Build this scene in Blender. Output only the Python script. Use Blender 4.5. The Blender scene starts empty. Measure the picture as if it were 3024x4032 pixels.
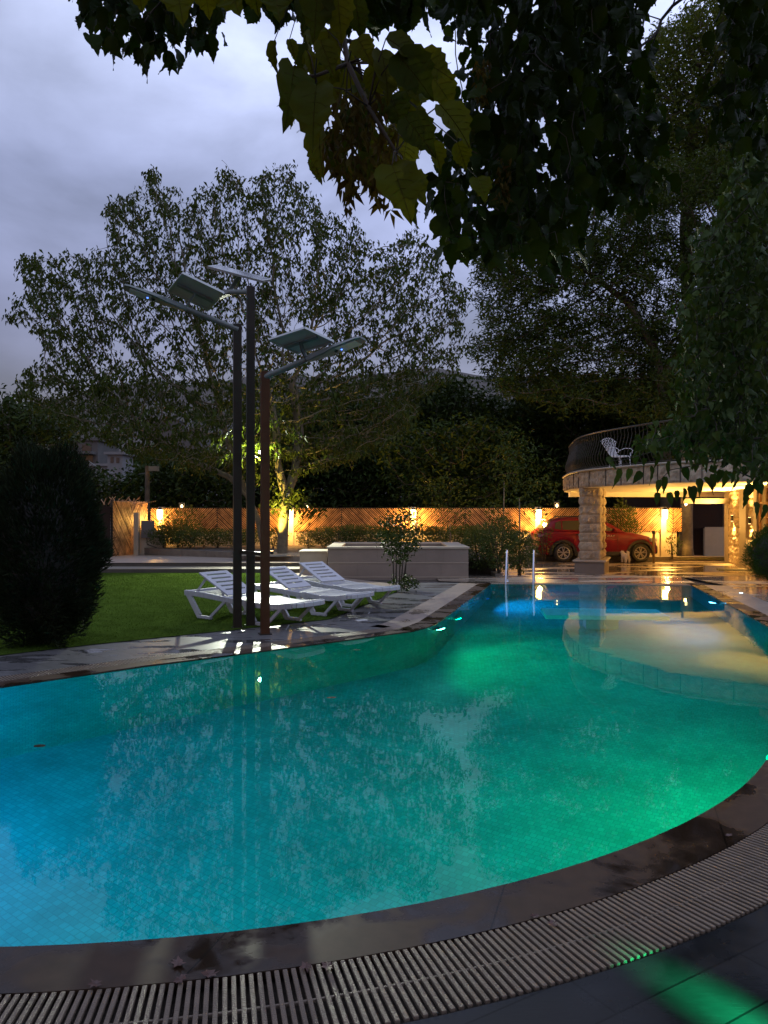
import bpy, math, random
import numpy as np
from mathutils import Vector, Matrix
from mathutils.geometry import tessellate_polygon

random.seed(11)
rng = np.random.default_rng(7)
S = bpy.context.scene
COL = S.collection
PI = math.pi

# ---------------------------------------------------------------- camera
F = 3028.0
CAMH = 1.5
cam_d = bpy.data.cameras.new("camera")
cam_d.sensor_fit = 'HORIZONTAL'
cam_d.sensor_width = 36.0
cam_d.lens = 36.0 * F / 3024.0
cam_d.clip_start = 0.05
cam_d.clip_end = 5000
cam = bpy.data.objects.new("camera", cam_d)
COL.objects.link(cam)
cam.location = (0, 0, CAMH)
cam.rotation_euler = (math.radians(90), 0, 0)
S.camera = cam

def P(px, py, D):
    """world point seen at photo pixel (px,py) at depth D"""
    return Vector(((px - 1512) / F * D, D, CAMH - (py - 2016) / F * D))

def G(px, py, z=0.0):
    D = (CAMH - z) * F / (py - 2016)
    return Vector(((px - 1512) / F * D, D, z))

# ---------------------------------------------------------------- render settings
S.view_settings.view_transform = 'Standard'
S.view_settings.look = 'None'
S.view_settings.exposure = 0.0
S.view_settings.gamma = 1.0
S.cycles.use_denoising = True
S.cycles.max_bounces = 10
S.cycles.diffuse_bounces = 4
S.cycles.glossy_bounces = 4
S.cycles.transmission_bounces = 6
S.cycles.transparent_max_bounces = 8
S.cycles.sample_clamp_indirect = 3.0
S.cycles.blur_glossy = 0.5

# ---------------------------------------------------------------- world: dusk sky, broken overcast
W = bpy.data.worlds.new("World")
S.world = W
W.use_nodes = True
nt = W.node_tree
nt.nodes.clear()
def wn(t, **k):
    n = nt.nodes.new(t)
    for a, b in k.items():
        setattr(n, a, b)
    return n
wl = nt.links.new
out = wn('ShaderNodeOutputWorld')
sky = wn('ShaderNodeTexSky', sky_type='NISHITA', sun_disc=False)
sky.sun_elevation = math.radians(2.0)
sky.sun_rotation = math.radians(215)
bg1 = wn('ShaderNodeBackground'); bg1.inputs[1].default_value = 0.05
wl(sky.outputs[0], bg1.inputs[0])
tc = wn('ShaderNodeTexCoord')
sep = wn('ShaderNodeSeparateXYZ')
wl(tc.outputs['Generated'], sep.inputs[0])
ramp = wn('ShaderNodeValToRGB')
e = ramp.color_ramp.elements
e[0].position = 0.0; e[0].color = (0.085, 0.085, 0.125, 1)
e[1].position = 1.0; e[1].color = (0.60, 0.68, 0.95, 1)
for p, c in ((0.10, (0.12, 0.12, 0.185, 1)), (0.22, (0.20, 0.215, 0.36, 1)),
             (0.38, (0.31, 0.35, 0.57, 1)), (0.55, (0.56, 0.63, 0.92, 1))):
    x = e.new(p); x.color = c
wl(sep.outputs[2], ramp.inputs[0])
mp = wn('ShaderNodeMapping'); mp.inputs['Scale'].default_value = (1.0, 1.0, 1.9)
mp.inputs['Location'].default_value = (0.35, 0.2, 0.1)
wl(tc.outputs['Generated'], mp.inputs[0])
nz = wn('ShaderNodeTexNoise'); nz.inputs['Scale'].default_value = 3.1
nz.inputs['Detail'].default_value = 7; nz.inputs['Roughness'].default_value = 0.52
nz.inputs['Distortion'].default_value = 0.25
wl(mp.outputs[0], nz.inputs['Vector'])
mr = wn('ShaderNodeMapRange')
mr.inputs['From Min'].default_value = 0.34; mr.inputs['From Max'].default_value = 0.66
mr.inputs['To Min'].default_value = 0.64; mr.inputs['To Max'].default_value = 1.46
wl(nz.outputs[0], mr.inputs[0])
# a bright break in the cloud
vm = wn('ShaderNodeVectorMath', operation='DISTANCE')
nrm = wn('ShaderNodeVectorMath', operation='NORMALIZE')
wl(tc.outputs['Generated'], nrm.inputs[0])
wl(nrm.outputs[0], vm.inputs[0])
bd = (P(1360, 420, 10) - Vector((0, 0, CAMH))).normalized()
vm.inputs[1].default_value = bd
mr2 = wn('ShaderNodeMapRange', interpolation_type='SMOOTHSTEP')
mr2.inputs['From Min'].default_value = 0.0; mr2.inputs['From Max'].default_value = 0.34
mr2.inputs['To Min'].default_value = 1.55; mr2.inputs['To Max'].default_value = 1.0
wl(vm.outputs['Value'], mr2.inputs[0])
mu = wn('ShaderNodeMath', operation='MULTIPLY')
wl(mr.outputs[0], mu.inputs[0]); wl(mr2.outputs[0], mu.inputs[1])
mrx = wn('ShaderNodeMapRange')
mrx.inputs['From Min'].default_value = -0.5; mrx.inputs['From Max'].default_value = 0.5
mrx.inputs['To Min'].default_value = 0.82; mrx.inputs['To Max'].default_value = 1.30
wl(sep.outputs[0], mrx.inputs[0])
mu_ = mu; mu = wn('ShaderNodeMath', operation='MULTIPLY')
wl(mu_.outputs[0], mu.inputs[0]); wl(mrx.outputs[0], mu.inputs[1])
bg2 = wn('ShaderNodeBackground')
wl(ramp.outputs[0], bg2.inputs[0]); wl(mu.outputs[0], bg2.inputs[1])
add = wn('ShaderNodeAddShader')
wl(bg1.outputs[0], add.inputs[0]); wl(bg2.outputs[0], add.inputs[1])
wl(add.outputs[0], out.inputs[0])

# ---------------------------------------------------------------- sun (dusk, behind cloud)
sd = bpy.data.lights.new("sun", 'SUN')
sd.energy = 0.06
sd.angle = math.radians(15)
sd.color = (1.0, 0.9, 0.8)
so = bpy.data.objects.new("sun", sd)
COL.objects.link(so)
so.rotation_euler = (math.radians(80), 0, math.radians(215 - 180))

# ================================================================ helpers
def tag(o, label=None, cat=None, group=None, kind=None):
    if label: o['label'] = label
    if cat: o['category'] = cat
    if group: o['group'] = group
    if kind: o['kind'] = kind
    return o

def empty(name, loc=(0, 0, 0), rz=0.0, parent=None):
    o = bpy.data.objects.new(name, None)
    o.empty_display_size = 0.1
    COL.objects.link(o)
    o.location = loc
    o.rotation_euler = (0, 0, rz)
    if parent: o.parent = parent
    return o

def copy_tree(o, parent=None):
    c = o.copy()
    COL.objects.link(c)
    c.parent = parent
    for ch in [k for k in bpy.data.objects if k.parent == o]:
        copy_tree(ch, c)
    return c

class MB:
    def __init__(s):
        s.v = []; s.f = []; s.uv = None
    def add(s, vs, fs):
        n = len(s.v)
        s.v.extend([tuple(v) for v in vs])
        s.f.extend([tuple(i + n for i in f) for f in fs])
        return s
    def box(s, c, size, rz=0.0, M=None):
        x, y, z = size[0] / 2, size[1] / 2, size[2] / 2
        vs = [Vector((a * x, b * y, d * z)) for d in (-1, 1) for b in (-1, 1) for a in (-1, 1)]
        R = M if M is not None else Matrix.Rotation(rz, 3, 'Z')
        c = Vector(c)
        vs = [R @ v + c for v in vs]
        return s.add(vs, [(0, 2, 3, 1), (4, 5, 7, 6), (0, 1, 5, 4), (2, 6, 7, 3), (0, 4, 6, 2), (1, 3, 7, 5)])
    def bar(s, a, b, w, h, up=(0, 0, 1)):
        a = Vector(a); b = Vector(b)
        d = b - a; L = d.length; d.normalize()
        u = Vector(up)
        sd_ = d.cross(u)
        if sd_.length < 1e-4: sd_ = d.cross(Vector((1, 0, 0)))
        sd_.normalize(); u = sd_.cross(d).normalized()
        R = Matrix((sd_, d, u)).transposed()
        return s.box((a + b) / 2, (w, L, h), M=R)
    def tube(s, pts, r, n=8, cap=True):
        pts = [Vector(p) for p in pts]
        if not hasattr(r, '__len__'): r = [r] * len(pts)
        base = len(s.v)
        prev = None
        rings = []
        for i, p in enumerate(pts):
            if i == 0: t = pts[1] - pts[0]
            elif i == len(pts) - 1: t = pts[-1] - pts[-2]
            else: t = (pts[i + 1] - pts[i]).normalized() + (pts[i] - pts[i - 1]).normalized()
            if t.length < 1e-9: t = Vector((0, 0, 1))
            t.normalize()
            if prev is None:
                a = Vector((0, 0, 1)) if abs(t.z) < 0.9 else Vector((1, 0, 0))
                u = t.cross(a).normalized()
            else:
                u = prev - t * prev.dot(t)
                if u.length < 1e-6: u = t.orthogonal()
                u.normalize()
            prev = u
            w = t.cross(u)
            for k in range(n):
                an = 2 * PI * k / n
                s.v.append(tuple(p + (u * math.cos(an) + w * math.sin(an)) * r[i]))
        for i in range(len(pts) - 1):
            for k in range(n):
                a = base + i * n + k; b = base + i * n + (k + 1) % n
                s.f.append((a, b, b + n, a + n))
        if cap:
            s.f.append(tuple(base + k for k in range(n - 1, -1, -1)))
            e_ = base + (len(pts) - 1) * n
            s.f.append(tuple(e_ + k for k in range(n)))
        return s
    def lathe(s, prof, c=(0, 0, 0), n=20, axis='Z', M=None, cap=True):
        base = len(s.v)
        c = Vector(c)
        for (r, z) in prof:
            for k in range(n):
                an = 2 * PI * k / n
                v = Vector((r * math.cos(an), r * math.sin(an), z))
                if M is not None: v = M @ v
                s.v.append(tuple(v + c))
        for i in range(len(prof) - 1):
            for k in range(n):
                a = base + i * n + k; b = base + i * n + (k + 1) % n
                s.f.append((a, b, b + n, a + n))
        if not cap: return s
        s.f.append(tuple(base + k for k in range(n - 1, -1, -1)))
        e_ = base + (len(prof) - 1) * n
        s.f.append(tuple(e_ + k for k in range(n)))
        return s
    def prism(s, poly, z0, z1):
        n = len(poly)
        a = sum(poly[i][0] * poly[(i + 1) % n][1] - poly[(i + 1) % n][0] * poly[i][1] for i in range(n))
        if a < 0: poly = list(reversed(poly))
        base = len(s.v)
        for z in (z0, z1):
            for p in poly: s.v.append((p[0], p[1], z))
        s.f.append(tuple(base + k for k in range(n - 1, -1, -1)))
        s.f.append(tuple(base + n + k for k in range(n)))
        for k in range(n):
            j = (k + 1) % n
            s.f.append((base + k, base + j, base + n + j, base + n + k))
        return s
    def build(s, name, mat, parent=None, smooth=False, uv=None, bevel=0.0):
        m = bpy.data.meshes.new(name)
        m.from_pydata(s.v, [], s.f)
        if uv is not None:
            l = m.uv_layers.new(name="UVMap")
            for lp in m.loops:
                l.data[lp.index].uv = uv[lp.vertex_index]
        if smooth:
            m.polygons.foreach_set('use_smooth', [True] * len(m.polygons))
        m.materials.append(mat)
        m.update()
        o = bpy.data.objects.new(name, m)
        COL.objects.link(o)
        if parent: o.parent = parent
        if bevel > 0:
            b = o.modifiers.new("bevel", 'BEVEL'); b.width = bevel; b.segments = 2
            b.limit_method = 'ANGLE'; b.angle_limit = math.radians(40)
        return o

def mesh_np(name, V, faces_flat, face_size, mat, parent=None, smooth=False):
    m = bpy.data.meshes.new(name)
    nv = len(V); nf = len(faces_flat) // face_size
    m.vertices.add(nv)
    m.vertices.foreach_set('co', np.ascontiguousarray(V, dtype=np.float32).ravel())
    m.loops.add(nf * face_size)
    m.loops.foreach_set('vertex_index', np.ascontiguousarray(faces_flat, dtype=np.int32))
    m.polygons.add(nf)
    m.polygons.foreach_set('loop_start', np.arange(0, nf * face_size, face_size, dtype=np.int32))
    m.polygons.foreach_set('loop_total', np.full(nf, face_size, dtype=np.int32))
    if smooth: m.polygons.foreach_set('use_smooth', np.ones(nf, dtype=bool))
    m.materials.append(mat)
    m.update(calc_edges=True)
    m.validate()
    o = bpy.data.objects.new(name, m)
    COL.objects.link(o)
    if parent: o.parent = parent
    return o

# ---- leaf templates: (u along, v across, w up), triangles
def leaf_small():   # 4 tris, folded along the midrib
    V = np.array([[0, 0, 0], [.35, -.5, .12], [.35, .5, .12], [.62, 0, -.02], [1, 0, -.10]])
    Fc = np.array([[0, 1, 3], [0, 3, 2], [1, 4, 3], [3, 4, 2]])
    return V, Fc
def leaf_quad():
    V = np.array([[0, 0, 0], [.45, -.5, .08], [1, 0, 0], [.45, .5, .08]])
    return V, np.array([[0, 1, 2], [0, 2, 3]])
def leaf_big(teeth=True, seed=0):
    r = random.Random(seed)
    us = [0, .06, .16, .28, .40, .50, .56, .66, .70, .79, .83, .90, 1.0]
    ws = [.02, .22, .40, .49, .50, .50, .41, .42, .30, .29, .17, .13, 0.0]
    if not teeth:
        us = [0, .04, .12, .24, .38, .52, .66, .78, .88, 1.0]
        ws = [.03, .30, .44, .50, .49, .44, .34, .22, .10, 0.0]
    n = len(us)
    V = []; 
    for i in range(n):
        drop = -0.22 * us[i] ** 2
        V.append([us[i], 0, drop])
    for sgn in (-1, 1):
        for i in range(n):
            k = ws[i] * (1 + r.uniform(-.08, .08))
            V.append([us[i] - (0.05 if ws[i] > .1 else 0), sgn * k, -0.22 * us[i] ** 2 + k * 0.28 + 0.03 * math.sin(i * 2.1 + sgn)])
    Fc = []
    for i in range(n - 1):
        for off, flip in ((n, False), (2 * n, True)):
            a, b, c, d = i, i + 1, off + i + 1, off + i
            t = [(a, b, c), (a, c, d)]
            if flip: t = [(x[0], x[2], x[1]) for x in t]
            Fc += t
    return np.array(V), np.array(Fc)

def place_leaves(B, A, N, L, Wd, tmpl):
    """B base pts, A axis dirs, N normals, L lengths, Wd widths -> verts, faces"""
    TV, TF = tmpl
    A = A / np.linalg.norm(A, axis=1, keepdims=True)
    N = N - A * np.sum(A * N, axis=1, keepdims=True)
    N = N / (np.linalg.norm(N, axis=1, keepdims=True) + 1e-9)
    C = np.cross(N, A)
    V = (B[:, None, :] + A[:, None, :] * (TV[None, :, 0:1] * L[:, None, None])
         + C[:, None, :] * (TV[None, :, 1:2] * Wd[:, None, None])
         + N[:, None, :] * (TV[None, :, 2:3] * L[:, None, None]))
    n = len(B); k = len(TV)
    Fc = (TF[None, :, :] + (np.arange(n) * k)[:, None, None]).reshape(-1)
    return V.reshape(-1, 3), Fc

def rand_dirs(n):
    v = rng.normal(size=(n, 3))
    return v / np.linalg.norm(v, axis=1, keepdims=True)

def leaf_obj(name, B, A, N, L, Wd, tmpl, mat, parent=None):
    V, Fc = place_leaves(np.asarray(B), np.asarray(A), np.asarray(N), np.asarray(L), np.asarray(Wd), tmpl)
    return mesh_np(name, V, Fc, 3, mat, parent)

def in_poly(x, y, poly):
    poly = np.array(poly, float)
    ins = np.zeros(len(x), bool)
    j = len(poly) - 1
    for i in range(len(poly)):
        xi, yi = poly[i]; xj, yj = poly[j]
        c = ((yi > y) != (yj > y)) & (x < (xj - xi) * (y - yi) / (yj - yi + 1e-12) + xi)
        ins ^= c
        j = i
    return ins

def sample_poly(poly, n, D0, D1):
    """n random world points whose directions fall in a patch of view, depth in [D0,D1] (crown envelope)"""
    pa = np.array(poly, float)
    lo = pa.min(0); hi = pa.max(0)
    xs = np.empty(0); ys = np.empty(0)
    while len(xs) < n:
        x = rng.uniform(lo[0], hi[0], n * 2); y = rng.uniform(lo[1], hi[1], n * 2)
        k = in_poly(x, y, poly)
        xs = np.append(xs, x[k]); ys = np.append(ys, y[k])
    xs = xs[:n]; ys = ys[:n]
    D = rng.uniform(D0, D1, n)
    return np.stack([(xs - 1512) / F * D, D, CAMH - (ys - 2016) / F * D], 1)

def grow(seeds, attr, step=0.3, infl=3.0, kill=0.6, iters=120, jitter=0.15):
    """space colonisation; seeds = list of (pos,parent)"""
    pos = [np.array(p, float) for p, _ in seeds]
    par = [q for _, q in seeds]
    attr = np.array(attr)
    nodes = np.array(pos)
    d = np.linalg.norm(attr[:, None] - nodes[None], axis=2)
    bi = d.argmin(1); bd_ = d.min(1)
    alive = np.ones(len(attr), bool)
    for it in range(iters):
        act = alive & (bd_ < infl)
        if not act.any():
            if not alive.any(): break
            infl *= 1.5
            if infl > 40: break
            continue
        idx = bi[act]
        vec = attr[act] - np.array(pos)[idx]
        vec /= np.linalg.norm(vec, axis=1, keepdims=True) + 1e-9
        acc = {}
        for i, v in zip(idx, vec):
            if i in acc: acc[i] += v
            else: acc[i] = v.copy()
        new = []
        for i, v in acc.items():
            v = v / (np.linalg.norm(v) + 1e-9) + rng.normal(size=3) * jitter
            v /= np.linalg.norm(v) + 1e-9
            new.append((i, pos[i] + v * step))
        b0 = len(pos)
        for i, p in new:
            pos.append(p); par.append(int(i))
        na = np.array([p for _, p in new])
        dd = np.linalg.norm(attr[:, None] - na[None], axis=2)
        m = dd.min(1); am = dd.argmin(1)
        k = m < bd_
        bd_[k] = m[k]; bi[k] = am[k] + b0
        alive &= bd_ > kill
        if len(pos) > 24000: break
    return np.array(pos), par

def tree_radii(par, tip=0.008, expo=2.3):
    n = len(par)
    ch = [[] for _ in range(n)]
    for i, p in enumerate(par):
        if p is not None and p >= 0: ch[p].append(i)
    R = np.zeros(n)
    for i in range(n - 1, -1, -1):
        if not ch[i]: R[i] = tip
        else: R[i] = sum(R[c] ** expo for c in ch[i]) ** (1 / expo)
    return R, ch

def wood_mesh(mb, pos, par, R, ch, rmin=0.0, sides=6):
    starts = [i for i, p in enumerate(par) if p is None or p < 0]
    stack = [(s_, None) for s_ in starts]
    while stack:
        i, frm = stack.pop()
        pts = []; rs = []
        if frm is not None:
            pts.append(pos[frm]); rs.append(min(R[frm], R[i] * 1.25))
        cur = i
        while True:
            pts.append(pos[cur]); rs.append(R[cur])
            if not ch[cur]: break
            cs = sorted(ch[cur], key=lambda c: -R[c])
            for c in cs[1:]:
                if R[c] >= rmin: stack.append((c, cur))
            cur = cs[0]
            if R[cur] < rmin: break
        if len(pts) > 1:
            mb.tube(pts, rs, n=sides if max(rs) < 0.06 else max(sides, 10), cap=False)
    return mb

# ================================================================ materials
MATS = {}
def nodes_of(name):
    m = bpy.data.materials.new(name)
    m.use_nodes = True
    t = m.node_tree
    return m, t, t.nodes['Principled BSDF'], t.links.new

def mat(name, col, rough=0.6, metal=0.0, var=0.25, scale=6.0, bump=0.0, bscale=None, detail=5, spec=0.5, coat=0.0, col2=None, coords='Object'):
    """principled with noise-broken colour and bump"""
    m, t, p, l = nodes_of(name)
    p.inputs['Roughness'].default_value = rough
    p.inputs['Metallic'].default_value = metal
    p.inputs['Specular IOR Level'].default_value = spec
    p.inputs['Coat Weight'].default_value = coat
    tc = t.nodes.new('ShaderNodeTexCoord')
    if var > 0 or col2:
        n = t.nodes.new('ShaderNodeTexNoise'); n.inputs['Scale'].default_value = scale
        n.inputs['Detail'].default_value = detail; n.inputs['Roughness'].default_value = 0.6
        l(tc.outputs[coords], n.inputs['Vector'])
        r = t.nodes.new('ShaderNodeValToRGB')
        a = [c * (1 - var) for c in col]; b = [min(1, c * (1 + var)) for c in (col2 or col)]
        r.color_ramp.elements[0].position = 0.3; r.color_ramp.elements[0].color = (*a, 1)
        r.color_ramp.elements[1].position = 0.7; r.color_ramp.elements[1].color = (*b, 1)
        l(n.outputs[0], r.inputs[0]); l(r.outputs[0], p.inputs['Base Color'])
        rr = t.nodes.new('ShaderNodeMapRange')
        rr.inputs['To Min'].default_value = max(0, rough - 0.1); rr.inputs['To Max'].default_value = min(1, rough + 0.1)
        l(n.outputs[0], rr.inputs[0]); l(rr.outputs[0], p.inputs['Roughness'])
    else:
        p.inputs['Base Color'].default_value = (*col, 1)
    if bump > 0:
        n2 = t.nodes.new('ShaderNodeTexNoise'); n2.inputs['Scale'].default_value = bscale or scale * 4
        n2.inputs['Detail'].default_value = 6
        l(tc.outputs[coords], n2.inputs['Vector'])
        b = t.nodes.new('ShaderNodeBump'); b.inputs['Strength'].default_value = min(1, bump); b.inputs['Distance'].default_value = 0.02
        l(n2.outputs[0], b.inputs['Height']); l(b.outputs[0], p.inputs['Normal'])
    MATS[name] = m
    return m

def emis(name, col, strength):
    m = bpy.data.materials.new(name); m.use_nodes = True
    t = m.node_tree; p = t.nodes['Principled BSDF']
    p.inputs['Base Color'].default_value = (*col, 1)
    p.inputs['Emission Color'].default_value = (*col, 1)
    p.inputs['Emission Strength'].default_value = strength
    return m

def leaf_mat(name, c1, c2, trans=0.35, rough=0.5, tcol=None):
    m, t, p, l = nodes_of(name)
    g = t.nodes.new('ShaderNodeNewGeometry')
    r = t.nodes.new('ShaderNodeValToRGB')
    r.color_ramp.elements[0].color = (*c1, 1); r.color_ramp.elements[1].color = (*c2, 1)
    l(g.outputs['Random Per Island'], r.inputs[0])
    l(r.outputs[0], p.inputs['Base Color'])
    p.inputs['Roughness'].default_value = rough
    p.inputs['Specular IOR Level'].default_value = 0.10
    tr = t.nodes.new('ShaderNodeBsdfTranslucent')
    hs = t.nodes.new('ShaderNodeMixRGB'); hs.blend_type = 'MULTIPLY'; hs.inputs[0].default_value = 1.0
    hs.inputs[2].default_value = (*(tcol or (1.6, 1.4, 0.5)), 1)
    l(r.outputs[0], hs.inputs[1]); l(hs.outputs[0], tr.inputs[0])
    mx = t.nodes.new('ShaderNodeMixShader'); mx.inputs[0].default_value = trans
    l(p.outputs[0], mx.inputs[1]); l(tr.outputs[0], mx.inputs[2])
    l(mx.outputs[0], t.nodes['Material Output'].inputs[0])
    MATS[name] = m
    return m

def wet_paving(name, c1, c2, tw, th, joint, wet_lo=0.5, wet_hi=0.56, dry_rough=0.5, nscale=0.9, rot=0.0, stretch=(1, 1, 1), grain=None, wetdark=0.45, spec=0.4):
    """tiles with joints; wet patches of their own outline: darker and glossy"""
    m, t, p, l = nodes_of(name)
    p.inputs['Specular IOR Level'].default_value = spec
    tc = t.nodes.new('ShaderNodeTexCoord')
    mp = t.nodes.new('ShaderNodeMapping'); mp.inputs['Rotation'].default_value = (0, 0, rot)
    l(tc.outputs['Object'], mp.inputs[0])
    br = t.nodes.new('ShaderNodeTexBrick')
    br.inputs['Scale'].default_value = 1.0
    br.inputs['Brick Width'].default_value = tw; br.inputs['Row Height'].default_value = th
    br.inputs['Mortar Size'].default_value = joint; br.inputs['Mortar Smooth'].default_value = 0.2
    br.inputs['Color1'].default_value = (*c1, 1); br.inputs['Color2'].default_value = (*c2, 1)
    br.inputs['Mortar'].default_value = (*[c * 0.35 for c in c1], 1)
    l(mp.outputs[0], br.inputs['Vector'])
    n = t.nodes.new('ShaderNodeTexNoise'); n.inputs['Scale'].default_value = 14; n.inputs['Detail'].default_value = 7
    gm = t.nodes.new('ShaderNodeMapping'); gm.inputs['Scale'].default_value = grain or (1, 1, 1)
    gm.inputs['Rotation'].default_value = (0, 0, rot)
    l(tc.outputs['Object'], gm.inputs[0]); l(gm.outputs[0], n.inputs['Vector'])
    mr_ = t.nodes.new('ShaderNodeMapRange'); mr_.inputs['To Min'].default_value = 0.55; mr_.inputs['To Max'].default_value = 1.45
    l(n.outputs[0], mr_.inputs[0])
    mm = t.nodes.new('ShaderNodeMixRGB'); mm.blend_type = 'MULTIPLY'; mm.inputs[0].default_value = 1
    l(br.outputs[0], mm.inputs[1]); l(mr_.outputs[0], mm.inputs[2])
    wm = t.nodes.new('ShaderNodeMapping'); wm.inputs['Scale'].default_value = stretch
    l(tc.outputs['Object'], wm.inputs[0])
    w = t.nodes.new('ShaderNodeTexNoise'); w.inputs['Scale'].default_value = nscale; w.inputs['Detail'].default_value = 6
    w.inputs['Roughness'].default_value = 0.55; w.inputs['Distortion'].default_value = 0.4
    l(wm.outputs[0], w.inputs['Vector'])
    wr = t.nodes.new('ShaderNodeMapRange'); wr.inputs['From Min'].default_value = wet_lo; wr.inputs['From Max'].default_value = wet_hi
    l(w.outputs[0], wr.inputs[0])
    dk = t.nodes.new('ShaderNodeMixRGB'); dk.blend_type = 'MULTIPLY'
    dk.inputs[2].default_value = (wetdark, wetdark, wetdark, 1)
    l(wr.outputs[0], dk.inputs[0]); l(mm.outputs[0], dk.inputs[1]); l(dk.outputs[0], p.inputs['Base Color'])
    ro = t.nodes.new('ShaderNodeMapRange'); ro.inputs['To Min'].default_value = dry_rough; ro.inputs['To Max'].default_value = 0.06
    l(wr.outputs[0], ro.inputs[0]); l(ro.outputs[0], p.inputs['Roughness'])
    b = t.nodes.new('ShaderNodeBump'); b.inputs['Strength'].default_value = 0.25; b.inputs['Distance'].default_value = 0.004
    l(mm.outputs[0], b.inputs['Height'])
    l(b.outputs[0], p.inputs['Normal'])
    MATS[name] = m
    return m

def pool_tile(name, rot=0.0):
    m, t, p, l = nodes_of(name)
    uv = t.nodes.new('ShaderNodeUVMap')
    mp = t.nodes.new('ShaderNodeMapping'); mp.inputs['Rotation'].default_value = (0, 0, rot)
    l(uv.outputs[0], mp.inputs[0])
    br = t.nodes.new('ShaderNodeTexBrick')
    br.offset = 0.5
    br.inputs['Scale'].default_value = 1.0
    br.inputs['Brick Width'].default_value = 0.05; br.inputs['Row Height'].default_value = 0.05
    br.inputs['Mortar Size'].default_value = 0.0035; br.inputs['Mortar Smooth'].default_value = 0.1
    br.inputs['Color1'].default_value = (0.016, 0.23, 0.184, 1); br.inputs['Color2'].default_value = (0.028, 0.29, 0.232, 1)
    br.inputs['Mortar'].default_value = (0.016, 0.20, 0.16, 1)
    l(mp.outputs[0], br.inputs['Vector'])
    n = t.nodes.new('ShaderNodeTexNoise'); n.inputs['Scale'].default_value = 1.3; n.inputs['Detail'].default_value = 8; n.inputs['Roughness'].default_value = 0.65
    l(mp.outputs[0], n.inputs['Vector'])
    r = t.nodes.new('ShaderNodeMapRange'); r.inputs['From Min'].default_value = 0.35; r.inputs['From Max'].default_value = 0.65
    r.inputs['To Min'].default_value = 0.78; r.inputs['To Max'].default_value = 1.16
    l(n.outputs[0], r.inputs[0])
    mm = t.nodes.new('ShaderNodeMixRGB'); mm.blend_type = 'MULTIPLY'; mm.inputs[0].default_value = 1
    l(br.outputs[0], mm.inputs[1]); l(r.outputs[0], mm.inputs[2]); l(mm.outputs[0], p.inputs['Base Color'])
    p.inputs['Roughness'].default_value = 0.35
    return m

M_tile = pool_tile('pool mosaic')
M_floor_tile = pool_tile('pool floor mosaic', 0.55)

def water_mat():
    m = bpy.data.materials.new('pool water'); m.use_nodes = True
    t = m.node_tree; t.nodes.clear(); l = t.links.new
    o = t.nodes.new('ShaderNodeOutputMaterial')
    g = t.nodes.new('ShaderNodeBsdfRefraction'); g.inputs['IOR'].default_value = 1.33
    g.inputs['Roughness'].default_value = 0.0; g.inputs['Color'].default_value = (0.35, 0.97, 1.0, 1)
    gl = t.nodes.new('ShaderNodeBsdfGlossy'); gl.inputs['Roughness'].default_value = 0.0; gl.inputs['Color'].default_value = (0.50, 0.64, 0.60, 1)
    fr_ = t.nodes.new('ShaderNodeFresnel'); fr_.inputs['IOR'].default_value = 1.33
    mxs = t.nodes.new('ShaderNodeMixShader')
    tc = t.nodes.new('ShaderNodeTexCoord')
    n = t.nodes.new('ShaderNodeTexNoise'); n.inputs['Scale'].default_value = 2.2; n.inputs['Detail'].default_value = 4; n.inputs['Roughness'].default_value = 0.5
    l(tc.outputs['Object'], n.inputs['Vector'])
    b = t.nodes.new('ShaderNodeBump'); b.inputs['Strength'].default_value = 0.5; b.inputs['Distance'].default_value = 0.0018
    l(n.outputs[0], b.inputs['Height'])
    for q in (g, gl, fr_): l(b.outputs[0], q.inputs['Normal'])
    l(fr_.outputs[0], mxs.inputs[0]); l(g.outputs[0], mxs.inputs[1]); l(gl.outputs[0], mxs.inputs[2])
    l(mxs.outputs[0], o.inputs[0])
    return m
M_water = water_mat()

M_coping = wet_paving('brown stone coping', (0.050, 0.029, 0.018), (0.060, 0.036, 0.024), 0.9, 5.0, 0.004, 0.46, 0.58, 0.5, 2.2, 0.3, spec=0.16)
M_pale = wet_paving('pale stone strip', (0.22, 0.17, 0.14), (0.27, 0.21, 0.17), 0.8, 0.6, 0.004, 0.55, 0.7, 0.4, 1.2, -0.7)
M_greydeck = wet_paving('grey paving', (0.085, 0.082, 0.082), (0.115, 0.11, 0.11), 0.6, 0.3, 0.004, 0.54, 0.565, 0.4, 2.3, 0.70, (0.5, 1.6, 1), None, 0.6, 0.3)
M_darkdeck = wet_paving('dark plank paving', (0.014, 0.015, 0.017), (0.02, 0.021, 0.023), 1.2, 0.2, 0.004, 0.42, 0.70, 0.42, 1.4, -0.55, (1, 1, 1), (1, 12, 1), spec=0.14)
M_wetstone = wet_paving('wet beige paving', (0.40, 0.32, 0.24), (0.46, 0.38, 0.29), 0.6, 0.6, 0.003, 0.43, 0.52, 0.38, 0.75, 0.3, (0.6, 1.6, 1), None, 0.55)
M_terrace = mat('terrace stone', (0.33, 0.26, 0.20), 0.4, var=0.15, scale=3, bump=0.1)
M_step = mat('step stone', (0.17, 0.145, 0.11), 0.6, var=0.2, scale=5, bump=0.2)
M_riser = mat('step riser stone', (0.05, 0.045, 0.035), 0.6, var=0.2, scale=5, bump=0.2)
M_grate = mat('grate plastic', (0.17, 0.130, 0.098), 0.42, spec=0.25, var=0.22, scale=9, bump=0.35, bscale=160)
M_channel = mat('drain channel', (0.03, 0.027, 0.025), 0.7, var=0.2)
M_lawn = mat('lawn turf', (0.044, 0.074, 0.012), 0.85, var=0.3, scale=2.5, bump=0.6, bscale=120, spec=0.0)
M_grass = leaf_mat('grass blades', (0.034, 0.068, 0.006), (0.068, 0.118, 0.014), 0.1, 0.9)
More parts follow.
